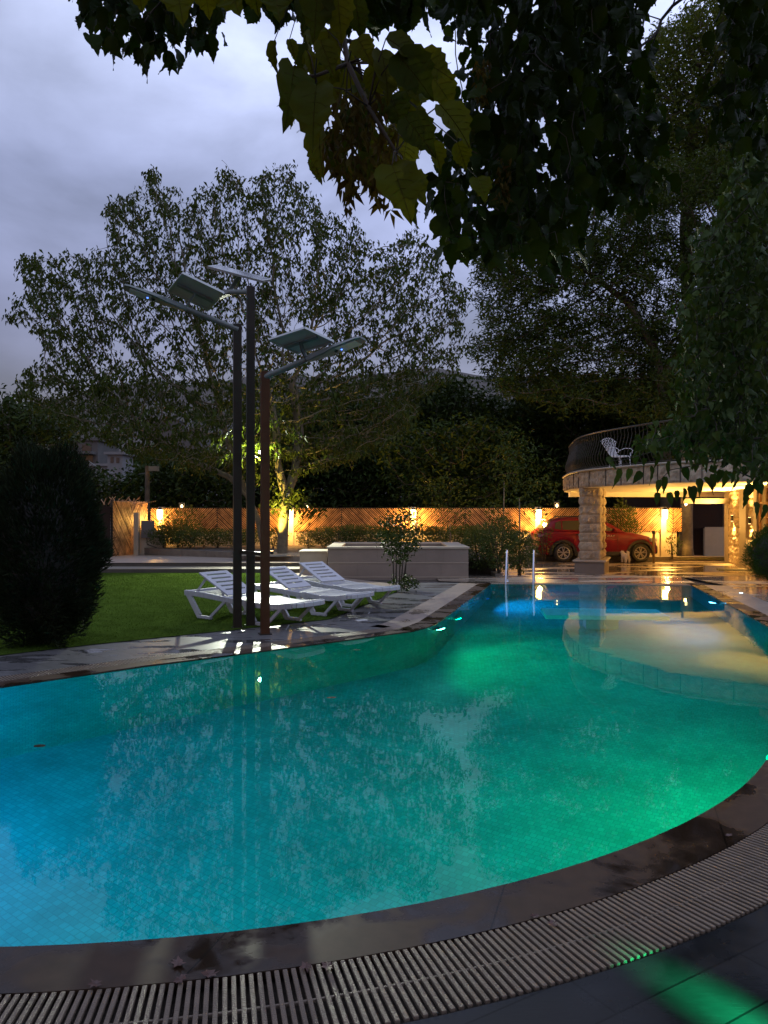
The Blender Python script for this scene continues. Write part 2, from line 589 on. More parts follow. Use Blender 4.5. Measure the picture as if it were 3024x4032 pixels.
M_soil = mat('soil', (0.05, 0.038, 0.028), 0.95, var=0.3, scale=8, bump=0.8)
M_ground = mat('ground', (0.05, 0.045, 0.03), 0.95, var=0.3, scale=0.3, bump=0.5)
M_hill = mat('hill side', (0.042, 0.034, 0.028), 0.95, var=0.35, scale=0.045, bump=0.6, bscale=0.4, detail=9, col2=(0.065, 0.052, 0.042))
M_pole = mat('brown painted steel', (0.024, 0.019, 0.013), 0.45, spec=0.2, metal=0.0, var=0.25, scale=3, bump=0.05)
M_poleshort = mat('rust brown painted steel', (0.065, 0.025, 0.010), 0.45, spec=0.2, var=0.25, scale=3, bump=0.05)
M_lampgrey = mat('grey cast aluminium', (0.11, 0.125, 0.12), 0.45, metal=0.2, var=0.1)
M_panelback = mat('panel back sheet', (0.26, 0.28, 0.27), 0.4, var=0.1)
M_panelframe = mat('aluminium frame', (0.35, 0.36, 0.36), 0.35, metal=0.6, var=0.05)
M_cell = mat('solar cells', (0.01, 0.015, 0.04), 0.15, var=0.1)
M_black = mat('black plastic', (0.012, 0.012, 0.012), 0.5, var=0)
M_lens = mat('led lens', (0.32, 0.36, 0.36), 0.3, var=0.0)
M_blue = emis('blue led', (0.08, 0.2, 1.0), 5)
M_white = mat('white resin', (0.44, 0.44, 0.47), 0.35, var=0.04, scale=8)
M_chrome = mat('stainless steel', (0.62, 0.63, 0.66), 0.12, metal=1.0, var=0)
M_bamboo = mat('wooden strips', (0.27, 0.12, 0.045), 0.5, var=0.5, scale=3, bump=0.3, col2=(0.48, 0.27, 0.12))
M_backing = mat('dark fence backing', (0.018, 0.008, 0.005), 0.9, var=0.2)
M_plaster = mat('cream plaster', (0.46, 0.40, 0.30), 0.85, var=0.10, scale=2.5, bump=0.15, bscale=60)
M_frame = mat('dark metal frame', (0.02, 0.016, 0.012), 0.5, var=0.1)
M_boxstone = mat('smooth limestone', (0.21, 0.165, 0.13), 0.55, var=0.12, scale=2.2, bump=0.12, bscale=30)
M_capstone = mat('pale limestone cap', (0.36, 0.30, 0.23), 0.45, var=0.08, scale=3)
M_rust = mat('split face limestone', (0.36, 0.275, 0.185), 0.85, var=0.28, scale=5, bump=0.9, bscale=26, col2=(0.44, 0.35, 0.25), spec=0.2)
M_soffit = mat('soffit plaster', (0.74, 0.66, 0.52), 0.6, var=0.05, scale=2)
M_iron = mat('dark wrought iron', (0.07, 0.06, 0.045), 0.35, metal=0.6, var=0.1)
M_whiteiron = mat('white wrought iron', (0.70, 0.70, 0.72), 0.4, var=0.05)
M_bark = mat('grey brown bark', (0.085, 0.070, 0.050), 0.9, var=0.4, scale=5, bump=1.0, bscale=18)
M_bark_pale = mat('pale walnut bark', (0.13, 0.11, 0.075), 0.9, var=0.35, scale=5, bump=1.0, bscale=22)
M_twig = mat('twig bark', (0.045, 0.035, 0.025), 0.8, var=0.2)
M_redpaint = mat('dark red car paint', (0.13, 0.001, 0.012), 0.33, metal=0.0, var=0.05, scale=30, coat=0.12, spec=0.2)
M_glass = mat('dark car glass', (0.012, 0.014, 0.014), 0.05, var=0, spec=0.9)
M_tyre = mat('tyre rubber', (0.015, 0.015, 0.015), 0.75, var=0.2)
M_rim = mat('alloy rim', (0.50, 0.48, 0.46), 0.3, metal=0.8, var=0)
M_clad = mat('black cladding', (0.014, 0.013, 0.013), 0.55, var=0.15)
M_tail = mat('tail lamp red', (0.22, 0.008, 0.012), 0.12, var=0, coat=1)
M_plate = mat('number plate', (0.62, 0.62, 0.60), 0.4, var=0)
M_dogfur = mat('white dog fur', (0.82, 0.76, 0.68), 0.95, var=0.15, scale=20, bump=1.0, bscale=60)
M_concrete = mat('grey concrete', (0.085, 0.078, 0.072), 0.8, var=0.2, scale=0.6, bump=0.2)
M_whitewall = mat('white wall', (0.16, 0.155, 0.155), 0.8, var=0.12, scale=0.6)
M_darkwin = mat('dark window', (0.02, 0.024, 0.03), 0.2, var=0)
M_warm = emis('warm lamp glass', (1.0, 0.60, 0.16), 30)
M_warmS = emis('warm bulb', (1.0, 0.66, 0.28), 9)
M_coolwhite = emis('cool white floodlight', (0.92, 1.0, 0.90), 60)
M_redsmall = mat('red tile roof', (0.30, 0.06, 0.05), 0.7, var=0.2)

L_walnut = leaf_mat('walnut leaf', (0.022, 0.036, 0.007), (0.054, 0.078, 0.015), 0.26)
L_ash = leaf_mat('feathery leaf', (0.022, 0.040, 0.008), (0.058, 0.088, 0.017), 0.26)
L_yellowgreen = leaf_mat('yellow green leaf', (0.048, 0.075, 0.014), (0.095, 0.125, 0.025), 0.3)  # yellow green leaf colour of the tall poplar
L_dark = leaf_mat('dark evergreen leaf', (0.016, 0.030, 0.006), (0.042, 0.066, 0.014), 0.15)
L_hedge = leaf_mat('hedge leaf', (0.045, 0.07, 0.020), (0.09, 0.12, 0.035), 0.25)
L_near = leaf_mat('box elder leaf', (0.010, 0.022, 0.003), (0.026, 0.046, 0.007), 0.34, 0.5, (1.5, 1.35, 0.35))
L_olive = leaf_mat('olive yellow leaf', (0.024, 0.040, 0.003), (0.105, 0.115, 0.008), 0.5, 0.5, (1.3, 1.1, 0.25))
L_mulb = leaf_mat('broad dark leaf', (0.022, 0.042, 0.010), (0.055, 0.085, 0.020), 0.22, 0.5)
L_seed = leaf_mat('dry winged seeds', (0.05, 0.034, 0.006), (0.11, 0.09, 0.018), 0.4, 0.6, (1.2, 1.0, 0.4))
L_conifer = leaf_mat('conifer scale leaf', (0.010, 0.016, 0.007), (0.020, 0.030, 0.012), 0.05, 0.7)
L_ball = leaf_mat('clipped shrub leaf', (0.025, 0.060, 0.010), (0.055, 0.11, 0.018), 0.15)
M_deadleaf = mat('dead leaf', (0.09, 0.04, 0.03), 0.5, var=0.3, scale=30)

def point_light(name, loc, power, col, r=0.06, parent=None):
    d = bpy.data.lights.new(name, 'POINT'); d.energy = power; d.color = col; d.shadow_soft_size = r
    o = bpy.data.objects.new(name, d); COL.objects.link(o); o.location = loc
    if parent: o.parent = parent
    return o
def spot_light(name, loc, to, power, col, deg=80, blend=0.5, r=0.05, parent=None):
    d = bpy.data.lights.new(name, 'SPOT'); d.energy = power; d.color = col; d.shadow_soft_size = r
    d.spot_size = math.radians(deg); d.spot_blend = blend
    o = bpy.data.objects.new(name, d); COL.objects.link(o); o.location = loc
    v = Vector(to) - Vector(loc)
    o.rotation_euler = v.to_track_quat('-Z', 'Y').to_euler()
    if parent: o.parent = parent
    return o

# ================================================================ pool outline
CC = (-1.5, 7.28); CR = 4.63
FL = (2.25, 16.15); LC = (0.59, 9.93); L0 = (-5.4, 4.78); FR = (6.32, 15.85)
seg2 = [FL, (1.70, 14.09), (1.14, 11.99), (0.72, 10.42), (0.56, 10.02), (0.38, 9.72)]
seg1 = [(0.38, 9.72), (-0.35, 9.10), (-1.16, 8.43), (-2.35, 7.50), (-3.29, 6.62), (-4.40, 5.66), L0]
def arc_pt(x):
    return (x, CC[1] - math.sqrt(CR ** 2 - (x - CC[0]) ** 2))
near = [L0] + [arc_pt(-5.2 + i * (2.3 + 5.2) / 42) for i in range(43)] + [(2.9, 5.28), (3.45, 6.05), (4.0, 6.95), (4.45, 7.95), (4.76, 8.95)]
right = [(4.76, 8.95), (5.02, 10.0), (5.42, 11.7), (5.88, 13.8), FR]
ring = seg2[:-1] + seg1[:-1] + near[:-1] + right          # closed by far edge FR -> FL

def offset(pl, d):
    """offset an open polyline outward (right-hand side of travel)"""
    o = []
    n = len(pl)
    for i in range(n):
        def nrm_(a, b):
            dx, dy = b[0] - a[0], b[1] - a[1]; L = math.hypot(dx, dy)
            return (dy / L * -1 * -1, -dx / L)
        if i == 0: nn = nrm_(pl[0], pl[1]); k = 1
        elif i == n - 1: nn = nrm_(pl[-2], pl[-1]); k = 1
        else:
            a = nrm_(pl[i - 1], pl[i]); b = nrm_(pl[i], pl[i + 1])
            sx, sy = a[0] + b[0], a[1] + b[1]; L = math.hypot(sx, sy)
            nn = (sx / L, sy / L)
            k = 1 / max(0.5, nn[0] * a[0] + nn[1] * a[1])
        o.append((pl[i][0] + nn[0] * d * k, pl[i][1] + nn[1] * d * k))
    return o
# outward: travelling FL->LC->L0->arc->FR the pool is on the left, so (dy,-dx) is outward; checks below
def nrm_sign():
    o = offset([(0, 0), (0, -1)], 1)[0]
    return o
# travelling (0,-1): pool on the left = east(+x); outward must be west (-x)
SGN = 1 if nrm_sign()[0] < 0 else -1
def off(pl, d): return offset(pl, SGN * d)

def strip(name, pl, d0, d1, z, mat_, thick=0.03, kind='structure', parent=None):
    a = off(pl, d0); b = off(pl, d1)
    mb = MB(); n = len(pl)
    vs = [(p[0], p[1], z) for p in a] + [(p[0], p[1], z) for p in b] + [(p[0], p[1], z - thick) for p in a] + [(p[0], p[1], z - thick) for p in b]
    fs = []
    for i in range(n - 1):
        fs.append((i, i + 1, n + i + 1, n + i)); fs.append((2 * n + i, 2 * n + i + 1, i + 1, i)); fs.append((n + i, n + i + 1, 3 * n + i + 1, 3 * n + i))
    mb.add(vs, fs)
    o = mb.build(name, mat_, parent)
    if kind: tag(o, kind=kind)
    return o

def sheet(name, outer, z, mat_, holes=(), kind='structure'):
    polys = [[Vector((p[0], p[1], 0)) for p in outer]] + [[Vector((p[0], p[1], 0)) for p in h] for h in holes]
    tris = tessellate_polygon(polys)
    vs = [(p.x, p.y, z) for pl in polys for p in pl]
    fs = []
    for t in tris:
        a, b, c = [Vector(vs[i]) for i in t]
        fs.append(t if (b - a).cross(c - a).z > 0 else (t[0], t[2], t[1]))
    mb = MB(); mb.add(vs, fs)
    o = mb.build(name, mat_)
    if kind: tag(o, kind=kind)
    return o

all_chain = seg2[:-1] + seg1[:-1] + near[:-1] + right
hole_small = off(all_chain, 0.12)

# ground and terrain
gsize = 900
bigring = [(-gsize, -60), (gsize, -60), (gsize, gsize), (-gsize, gsize)]
sheet('ground', bigring, -0.42, M_ground, [hole_small])
# planting soil level with the deck on the garden side, parking lower
sheet('garden_soil', [(-40, -12), (20, -12), (20, 5), (20, 17.9), (2.75, 17.9), (2.75, 27.9), (-40, 27.9)], -0.045, M_soil, [hole_small])

# pool basin
DEP = -2.05
n = len(ring)
wall = MB(); uv = []
cl = ring + [ring[0]]
s_ = 0
for i, p in enumerate(cl):
    if i: s_ += math.hypot(p[0] - cl[i - 1][0], p[1] - cl[i - 1][1])
    wall.v.append((p[0], p[1], -0.02)); uv.append((s_, 0.02))
    wall.v.append((p[0], p[1], DEP)); uv.append((s_, DEP))
for i in range(len(cl) - 1):
    wall.f.append((2 * i, 2 * i + 1, 2 * i + 3, 2 * i + 2))
o = wall.build('pool_wall', M_tile, uv=uv); tag(o, kind='structure')
fl = sheet('pool_floor', ring, DEP, M_floor_tile)
l = fl.data.uv_layers.new(name="UVMap")
for lp in fl.data.loops:
    c = fl.data.vertices[lp.vertex_index].co; l.data[lp.index].uv = (c.x, c.y)
water = sheet('pool_water', ring, -0.012, M_water)

# submerged bench
bm = MB(); bm.box((3.45, 12.15, -0.70), (1.85, 0.85, 0.40), rz=-0.10)
tb = bm.build('underwater_bench', mat('pale bench tile', (0.55, 0.72, 0.72), 0.4, var=0.1, scale=20), bevel=0.01)
tag(tb, 'pale submerged bench slab under the water at the deep end of the pool', 'bench')
bb = MB(); bb.box((3.45, 12.25, -1.475), (.5, 0.3, 1.15), rz=-0.10)
bb.build('plinth', mat('dark bench tile', (0.22, 0.36, 0.36), 0.4, var=0.1, scale=20), tb)

# copings
strip('near_coping', near, 0.0, 0.265, 0.0, M_coping)
strip('left_coping', seg1, 0.0, 0.20, 0.0, M_coping)
strip('garden_coping', seg2, 0.0, 0.26, 0.0, M_coping)
strip('right_coping', right, 0.0, 0.26, 0.0, M_coping)
far = [FR, FL]
strip('far_coping', far, 0.0, 0.05, 0.0, M_pale)
strip('garden_pale_strip', seg2, 0.26, 0.66, 0.0, M_pale)
strip('right_pale_strip', right, 0.26, 0.70, 0.0, M_pale)
# paving
strip('left_deck', seg1, 0.43, 1.52, 0.0, M_greydeck, 0.05)
strip('garden_deck', seg2, 0.66, 2.1, -0.004, M_greydeck, 0.05)
nd = off(near, 0.625)
i0 = 1
sheet('near_deck', [(-9, -10), (16, -10), (16, 8.0)] + [p for p in reversed(nd[2:])] + [(-9, 3.4)], -0.004, M_darkdeck)
rd = off(right, 0.70)
sheet('right_deck', rd + [(6.9, 18.0), (16, 18.0), (16, 8.0)], -0.002, M_wetstone)
fd = off(far, 0.30)
sheet('far_deck', [(1.2, 18.0), (1.2, 16.75), (2.0, 16.45), fd[1], fd[0], (6.6, 16.3), (6.9, 18.0)], -0.006, M_wetstone)
mb = MB(); mb.box((9.4, 18.03, -0.125), (13.4, 0.10, 0.25))
o = mb.build('deck_edge', M_pale); tag(o, kind='structure')
sheet('driveway', [(2.75, 17.9), (22, 17.9), (22, 34), (2.75, 34)], -0.20, M_wetstone)

# drain grates
def grate(name, pl, d0, d1, pitch, w, label, ribs, channel_ext=0.0):
    mid = off(pl, (d0 + d1) / 2)
    a = off(pl, d0); b = off(pl, d1)
    mb = MB()
    # arclength parametrisation of mid line
    L = [0]
    for i in range(1, len(mid)): L.append(L[-1] + math.hypot(mid[i][0] - mid[i - 1][0], mid[i][1] - mid[i - 1][1]))
    t = pitch / 2; i = 0
    while t < L[-1]:
        while L[i + 1] < t: i += 1
        k = (t - L[i]) / (L[i + 1] - L[i])
        pa = Vector((a[i][0] + (a[i + 1][0] - a[i][0]) * k, a[i][1] + (a[i + 1][1] - a[i][1]) * k, -0.006))
        pb = Vector((b[i][0] + (b[i + 1][0] - b[i][0]) * k, b[i][1] + (b[i + 1][1] - b[i][1]) * k, -0.006))
        mb.bar(pa, pb, w, 0.014)
        t += pitch
    for r_ in ribs:
        c = off(pl, d0 + (d1 - d0) * r_)
        for i in range(len(c) - 1):
            if math.hypot(c[i][0] - c[i + 1][0], c[i][1] - c[i + 1][1]) > 0.01:
                mb.bar((c[i][0], c[i][1], -0.008), (c[i + 1][0], c[i + 1][1], -0.008), 0.008, 0.012)
    g = mb.build(name, M_grate, bevel=0.0022)
    tag(g, label, 'drain grate')
    strip('channel', pl, d0 - 0.0, d1 + 0.0, -0.10, M_channel, 0.02, kind=None, parent=g)
    return g
grate('drain_grate', near, 0.27, 0.615, 0.0285, 0.0155, 'wide slatted drain grate curving along the near edge of the pool', (0.5,))
grate('drain_grate', seg1, 0.205, 0.425, 0.0285, 0.0155, 'narrow slatted drain grate along the pool edge in front of the lamp posts', (0.5,))
grate('drain_grate', far, 0.055, 0.30, 0.035, 0.018, 'slatted drain grate along the far edge of the pool by the ladder rails', (0.5,))

# lawn, steps, terrace, beds
lw = off(seg1, 1.50); lw2 = off(seg2, 1.50)
lawn_poly = [(-16, 2.0), (-16, 18.88), (-2.35, 18.88), (-1.9, 17.6), (-0.8, 16.1), (0.25, 14.9)] + [p for p in lw2[1:-1]] + lw[1:]
lawn = sheet('lawn', lawn_poly, 0.008, M_lawn)
sheet('paved_path', [(-2.35, 18.88), (-1.9, 17.6), (-0.8, 16.1), (0.25, 14.9), (0.6, 15.5), (-1.2, 17.8), (-1.3, 18.88)], 0.004, M_pale)
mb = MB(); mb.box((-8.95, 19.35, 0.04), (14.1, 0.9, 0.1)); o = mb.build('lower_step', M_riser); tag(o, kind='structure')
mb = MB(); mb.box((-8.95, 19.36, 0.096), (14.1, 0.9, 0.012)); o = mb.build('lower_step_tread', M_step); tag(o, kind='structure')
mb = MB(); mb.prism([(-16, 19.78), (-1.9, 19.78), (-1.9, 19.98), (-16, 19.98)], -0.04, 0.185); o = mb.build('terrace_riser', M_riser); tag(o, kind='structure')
def tz(D): return .196 - .022 * (D - 19.76)
def GT_(px, py):
    D = (1.5 - .196 - .022 * 19.76) / ((py - 2016) / F - .022)
    return Vector(((px - 1512) / F * D, D, tz(D)))
mb = MB(); mb.add([(-16, 19.76, tz(19.76)), (-1.88, 19.76, tz(19.76)), (-1.9, 24, tz(24)), (-1.9, 28, tz(28)), (-16, 28, tz(28)), (-16, 24, tz(24))], [(0, 1, 2, 5), (5, 2, 3, 4)])
o = mb.build('terrace', M_terrace); tag(o, kind='structure')
# planting beds and kerb
kA = GT_(550, 2183); kB = GT_(922, 2196); kC = GT_(1060, 2207)
bed = [(kA.x, kA.y), (kB.x, kB.y), (kC.x, kC.y), (-1.95, 20.6), (2.75, 18.9), (2.75, 27.58), (-8.3, 27.58), (-8.3, 26.6)]
mb = MB(); mb.prism(bed, -0.04, 0.30); o = mb.build('planting_bed_soil', M_soil); tag(o, kind='structure')
def kerb(a, b, z, h=0.17, w=0.18, n=4):
    a = Vector(a); b = Vector(b)
    mb = MB()
    for i in range(n):
        p = a.lerp(b, i / n); q = a.lerp(b, (i + 1) / n); d = (q - p).normalized() * 0.006
        mb.bar((p.x + d.x, p.y + d.y, z + h / 2), (q.x - d.x, q.y - d.y, z + h / 2), w, h)
    o = mb.build('bed_kerb', M_step, bevel=0.01); tag(o, kind='structure')
    return o
kerb(kA, kB, 0.07, h=.23, n=4); kerb(kB, kC, 0.12, h=.19, n=2); kerb(kC, (-1.6, 20.3, 0), 0.17, h=.15, n=2)
kerb((2.72, 18.2, 0), (2.72, 21.0, 0), -0.2, h=0.24, n=2); kerb((2.72, 21.0, 0), (2.72, 27.3, 0), -0.2, h=0.2, n=5)
kerb((2.8, 27.0, 0), (13.5, 27.0, 0), -0.2, h=0.14, w=0.35, n=9)
sheet('gravel_bed', [(-4.2, 21.1), (-3.2, 20.5), (-2.0, 20.75), (-2.0, 22.5), (-4.2, 23)], 0.31, mat('pale gravel', (0.30, 0.27, 0.20), 0.9, var=0.6, scale=30, bump=1))
# short grass on the lawn
nb = 130000
gp = np.stack([rng.uniform(-9, 1.6, nb), 5.5 + (18.8 - 5.5) * rng.random(nb) ** 0.8, np.full(nb, 0.008)], 1)
keep = in_poly(gp[:, 0], gp[:, 1], lawn_poly)
gp = gp[keep]
A = np.stack([rng.normal(0, .35, len(gp)), rng.normal(0, .35, len(gp)), np.ones(len(gp))], 1)
g = leaf_obj('grass', gp, A, rand_dirs(len(gp)), rng.uniform(.012, .026, len(gp)), rng.uniform(.005, .008, len(gp)), leaf_quad(), M_grass)
tag(g, 'short mown green grass of the lawn behind the loungers', 'grass', kind='stuff')

# ---------------------------------------------------------------- hills
def terrain():
    nx, ny = 120, 70
    vs = []; fs = []
    for j in range(ny):
        y = 36 + (620 - 36) * (j / (ny - 1)) ** 1.6
        for i in range(nx):
            u = (i / (nx - 1)) * 2 - 1
            x = u * (60 + y * 0.85)
            az = x / y
            base = (y - 36) * 0.085
            ridge = 0.176 - 0.05 * max(0, -az - 0.30) * 4 + 0.006 * math.sin(az * 9 + 1) + 0.004 * math.sin(az * 31)
            t = max(0, min(1, (y - 90) / 420)); t = t * t * (3 - 2 * t)
            z = base * (1 - t) + (ridge * y) * t if y > 90 else base
            z += math.sin(x * .07 + y * .05) * 0.7 * min(1, y / 200) + math.sin(x * .021 - y * .03) * 2 * min(1, y / 300)
            vs.append((x, y, z - 0.35))
    for j in range(ny - 1):
        for i in range(nx - 1):
            a = j * nx + i
            fs.append((a, a + 1, a + nx + 1, a + nx))
    mb = MB(); mb.add(vs, fs)
    o = mb.build('hills', M_hill, smooth=True); tag(o, kind='structure')
terrain()

# scrub on the hill, one mass nobody could count
ns = 5000
ys = rng.uniform(90, 520, ns); xs = rng.uniform(-.6, .6, ns) * ys
from mathutils.bvhtree import BVHTree
ho = bpy.data.objects['hills']
bv = BVHTree.FromPolygons([v.co[:] for v in ho.data.vertices], [p.vertices[:] for p in ho.data.polygons])
def ground_z(x, y):
    h = bv.ray_cast(Vector((x, y, 400)), Vector((0, 0, -1)))
    return h[0].z if h[0] else 0.0
Bp = []; 
for x, y in zip(xs, ys):
    z = ground_z(x, y)
    s = 0.6 + 1.6 * rng.random()
    for k in range(7):
        Bp.append((x + rng.normal() * s * .5, y + rng.normal() * s * .5, z + rng.random() * s * .7, s))
Bp = np.array(Bp)
A = rand_dirs(len(Bp)); A[:, 2] = abs(A[:, 2]) + .3
g = leaf_obj('scrub', Bp[:, :3], A, rand_dirs(len(Bp)), Bp[:, 3] * .9, Bp[:, 3] * .6, leaf_quad(), L_dark)
tag(g, 'dark scrub dotted over the far brown hillside', 'scrub', kind='stuff')

# far buildings
def building(px0, px1, pyt, pyb, D, label, m, wins, floors=(), depth=7, roof=None):
    a = P(px0, pyb, D); b = P(px1, pyt, D)
    cx = (a.x + b.x) / 2; w = b.x - a.x; h = b.z - a.z
    t = empty('hillside_house', (cx, D, a.z - 3))
    mb = MB(); mb.box((0, depth / 2, 3 + h / 2 - 1.5), (w, depth, h + 3)); mb.build('wall', m, t)
    mb = MB(); mb.box((0, depth / 2, 3 + h + .12), (w + .5, depth + .5, .24)); mb.build('roof', roof or m, t)
    for (u0, u1, v0, v1) in wins:
        mb = MB(); mb.box((-w / 2 + w * (u0 + u1) / 2, 0.05, 3 + h * (v0 + v1) / 2), (w * (u1 - u0), 0.2, h * (v1 - v0))); wo = mb.build('window', M_darkwin, t)
    for v in floors:
        mb = MB(); mb.box((0, -0.7, 3 + h * v), (w * .9, 1.5, .3)); mb.build('balcony', m, t)
    tag(t, label, 'house', 'houses on the hillside')
    return t
building(262, 385, 1735, 1835, 88, 'grey concrete house with a balcony high behind the lawn at left', M_concrete, [(.1, .3, .2, .4), (.55, .85, .15, .42), (.5, .8, .6, .85), (.12, .28, .65, .85)], (0.5,))
building(423, 482, 1790, 1905, 70, 'narrow pale house with one dark window right of the concrete one', M_whitewall, [(.22, .42, .72, .92), (.6, .8, .72, .9)], depth=3)
building(335, 430, 1835, 1872, 78, 'low flat pale shed between the two hillside houses', M_whitewall, [(.1, .3, .3, .8)])
building(560, 700, 1655, 1680, 200, 'tiny pale house far up the slope behind the lamp posts', M_concrete, [(.1, .3, .3, .7), (.6, .8, .3, .7)], depth=9)
building(700, 790, 1700, 1722, 150, 'small flat pale house behind the left limb of the walnut tree', M_concrete, [(.2, .4, .3, .7)], depth=9)

# utility pole
up = empty('utility_pole', P(580, 2015, 28.9))
up.location.z = -0.2
zt = P(580, 1835, 28.9).z + .2
mb = MB(); mb.tube([(0, 0, 0), (0, 0, zt)], [.11, .08], 10); mb.build('post', M_bark, up)
mb = MB(); mb.box((.25, 0, zt - .1), (.35, .2, .18)); mb.build('street_light_head', M_lampgrey, up)
mb = MB()
pts = []
a = Vector((0, 0, zt - .25)); b = P(350, 1815, 45) - up.location
for i in range(13):
    t = i / 12; p = a.lerp(b, t); p.z -= 4 * t * (1 - t) * 0.35; pts.append(p)
mb.tube(pts, 0.02, 5); mb.build('cable', M_lampgrey, up)
tag(up, 'thin utility pole with a cable rising above the fence at left', 'utility pole')

# ================================================================ fence
FD = 27.7
fence = empty('garden_fence', (0, FD, -0.2))
ztop = 1.65 + .2; zbot = 0.78 + .2
posts_x = [-8.02, -3.35, 1.05, 5.53, 10.05]
mids = [(-9.2, None), (-6.05, 1), (-1.55, 1), (2.95, 1), (7.9, 1), (10.42, 1)]
fx0, fx1 = -8.40, 10.75
mb = MB(); mb.box(((fx0 + 10.55) / 2, 0.1, zbot / 2 - .15), (10.55 - fx0, 0.16, zbot + .3)); mb.build('base_wall', M_plaster, fence, bevel=.01)
for x in posts_x:
    mb = MB(); mb.box((x, 0.05, ztop / 2), (0.20, 0.24, ztop + .06)); mb.build('post', M_plaster, fence, bevel=.008)
def stick_panel(x0, x1, z0, z1, slope, parent, seed, pitch=0.082, M=None, name='strip_panel'):
    """sloping strips clipped to the panel rectangle; slope=+1 rises to the right"""
    r = random.Random(seed)
    mb = MB()
    c0 = (z0 - x1) if slope > 0 else (z0 + x0)
    c1 = (z1 - x0) if slope > 0 else (z1 + x1)
    c = c0 + pitch * r.random()
    dx = slope
    while c < c1:
        cc = c + r.uniform(-.008, .008)
        # line z = cc + slope*x
        if slope > 0: xa, xb = max(x0, z0 - cc), min(x1, z1 - cc)
        else: xa, xb = max(x0, cc - z1), min(x1, cc - z0)
        if xb - xa > 0.02:
            a = Vector((xa, -0.03 + r.uniform(-.010, .010), cc + slope * xa)); b = Vector((xb, -0.03 + r.uniform(-.010, .010), cc + slope * xb))
            if M is not None: a, b = M @ a, M @ b
            mb.bar(a, b, 0.022, pitch * 0.70 * r.uniform(.30, .72), up=(0, 0, 1))
        c += pitch
    return mb.build(name, M_bamboo, parent)
def fence_panels():
    segs = []
    xs = [fx0, -8.12, None]
    # list of (x0,x1,slope)
    L = [(fx0, -8.12, -1), (-7.92, -6.0, 1), (-6.0, -3.45, -1), (-3.25, -1.53, 1), (-1.53, 0.95, -1), (1.15, 2.92, 1), (2.92, 5.43, -1),
         (5.63, 7.55, 1), (7.55, 8.85, -1), (8.85, 9.95, 1), (10.15, 10.40, -1), (10.40, 10.72, 1)]
    for i, (a, b, s) in enumerate(L):
        p = stick_panel(a + .01, b - .01, zbot + .01, ztop - .02, s, fence, i)
        mb = MB(); mb.box(((a + b) / 2, 0.03, (zbot + ztop) / 2), (b - a, 0.02, ztop - zbot)); mb.build('backing', M_backing, p)
        mb = MB(); mb.box((b, -0.03, (zbot + ztop) / 2), (.025, .03, ztop - zbot)); mb.build('upright', M_frame, p)
    mb = MB(); mb.box(((fx0 + fx1) / 2, 0.0, ztop), (fx1 - fx0, 0.05, 0.02)); mb.build('top_rail', M_frame, fence)
fence_panels()
tag(fence, 'long garden fence of diagonal wooden strips over a cream wall behind the planting', 'fence')

# wall lanterns on the fence posts
def make_lantern():
    t = empty('wall_lantern', (0, 0, 0))
    mb = MB(); mb.box((0, -0.02, 0.05), (.10, .03, .30)); mb.build('bracket', M_frame, t)
    mb = MB(); mb.lathe([(.10, .18), (.09, .20), (.03, .24), (.012, .27)], (0, -.12, 0), 12); mb.build('cap', M_frame, t)
    mb = MB(); mb.lathe([(.055, -.16), (.085, -.12), (.095, .0), (.095, .175)], (0, -.12, 0), 14); mb.build('glass', M_warm, t, smooth=True)
    return t
lan_lab = ['lit wall lantern on the leftmost fence post above the hedge', 'lit wall lantern on the fence post beside the walnut trunk', 'lit wall lantern on the fence post behind the small multi stem tree',
           'lit wall lantern on the fence post just behind the tail of the red car', 'lit wall lantern on the fence post beyond the nose of the red car']
lan0 = make_lantern()
for i, x in enumerate(posts_x):
    o = lan0 if i == 0 else copy_tree(lan0)
    o.location = (x, FD - .08, 1.40)
    tag(o, lan_lab[i], 'wall lantern', 'lit lanterns on the fence posts')
    point_light('lantern_light', (0, -.36, -.20), 105, (1.0, .50, .10), 0.07, o)

def post_lamp(px, py, D, label):
    t = empty('post_lamp', P(px, py + 20, D))
    zb = t.location.z
    mb = MB(); mb.box((0, 0, -zb / 2 - .1), (.16, .16, zb + .2)); mb.build('post', M_plaster, t)
    mb = MB()
    for sx in (-1, 1):
        for sy in (-1, 1): mb.box((sx * .075, sy * .075, .11), (.012, .012, .22))
    mb.box((0, 0, .225), (.18, .18, .02)); mb.build('frame', M_plaster, t)
    mb = MB(); mb.lathe([(.015, .04), (.04, .08), (.045, .12), (.02, .17)], n=10); mb.build('bulb', M_warmS, t, smooth=True)
    point_light('post_lamp_light', (0, 0, .26), .5, (1, .6, .2), .03, t)
    tag(t, label, 'post lamp', 'small post lamps behind the fence')
post_lamp(716, 1985, 28.6, 'small square post lamp above the fence behind the left hedge')
post_lamp(1208, 1988, 28.6, 'small post lamp above the fence right of the walnut trunk')
post_lamp(2193, 1982, 28.6, 'small square post lamp above the fence over the roof of the red car')

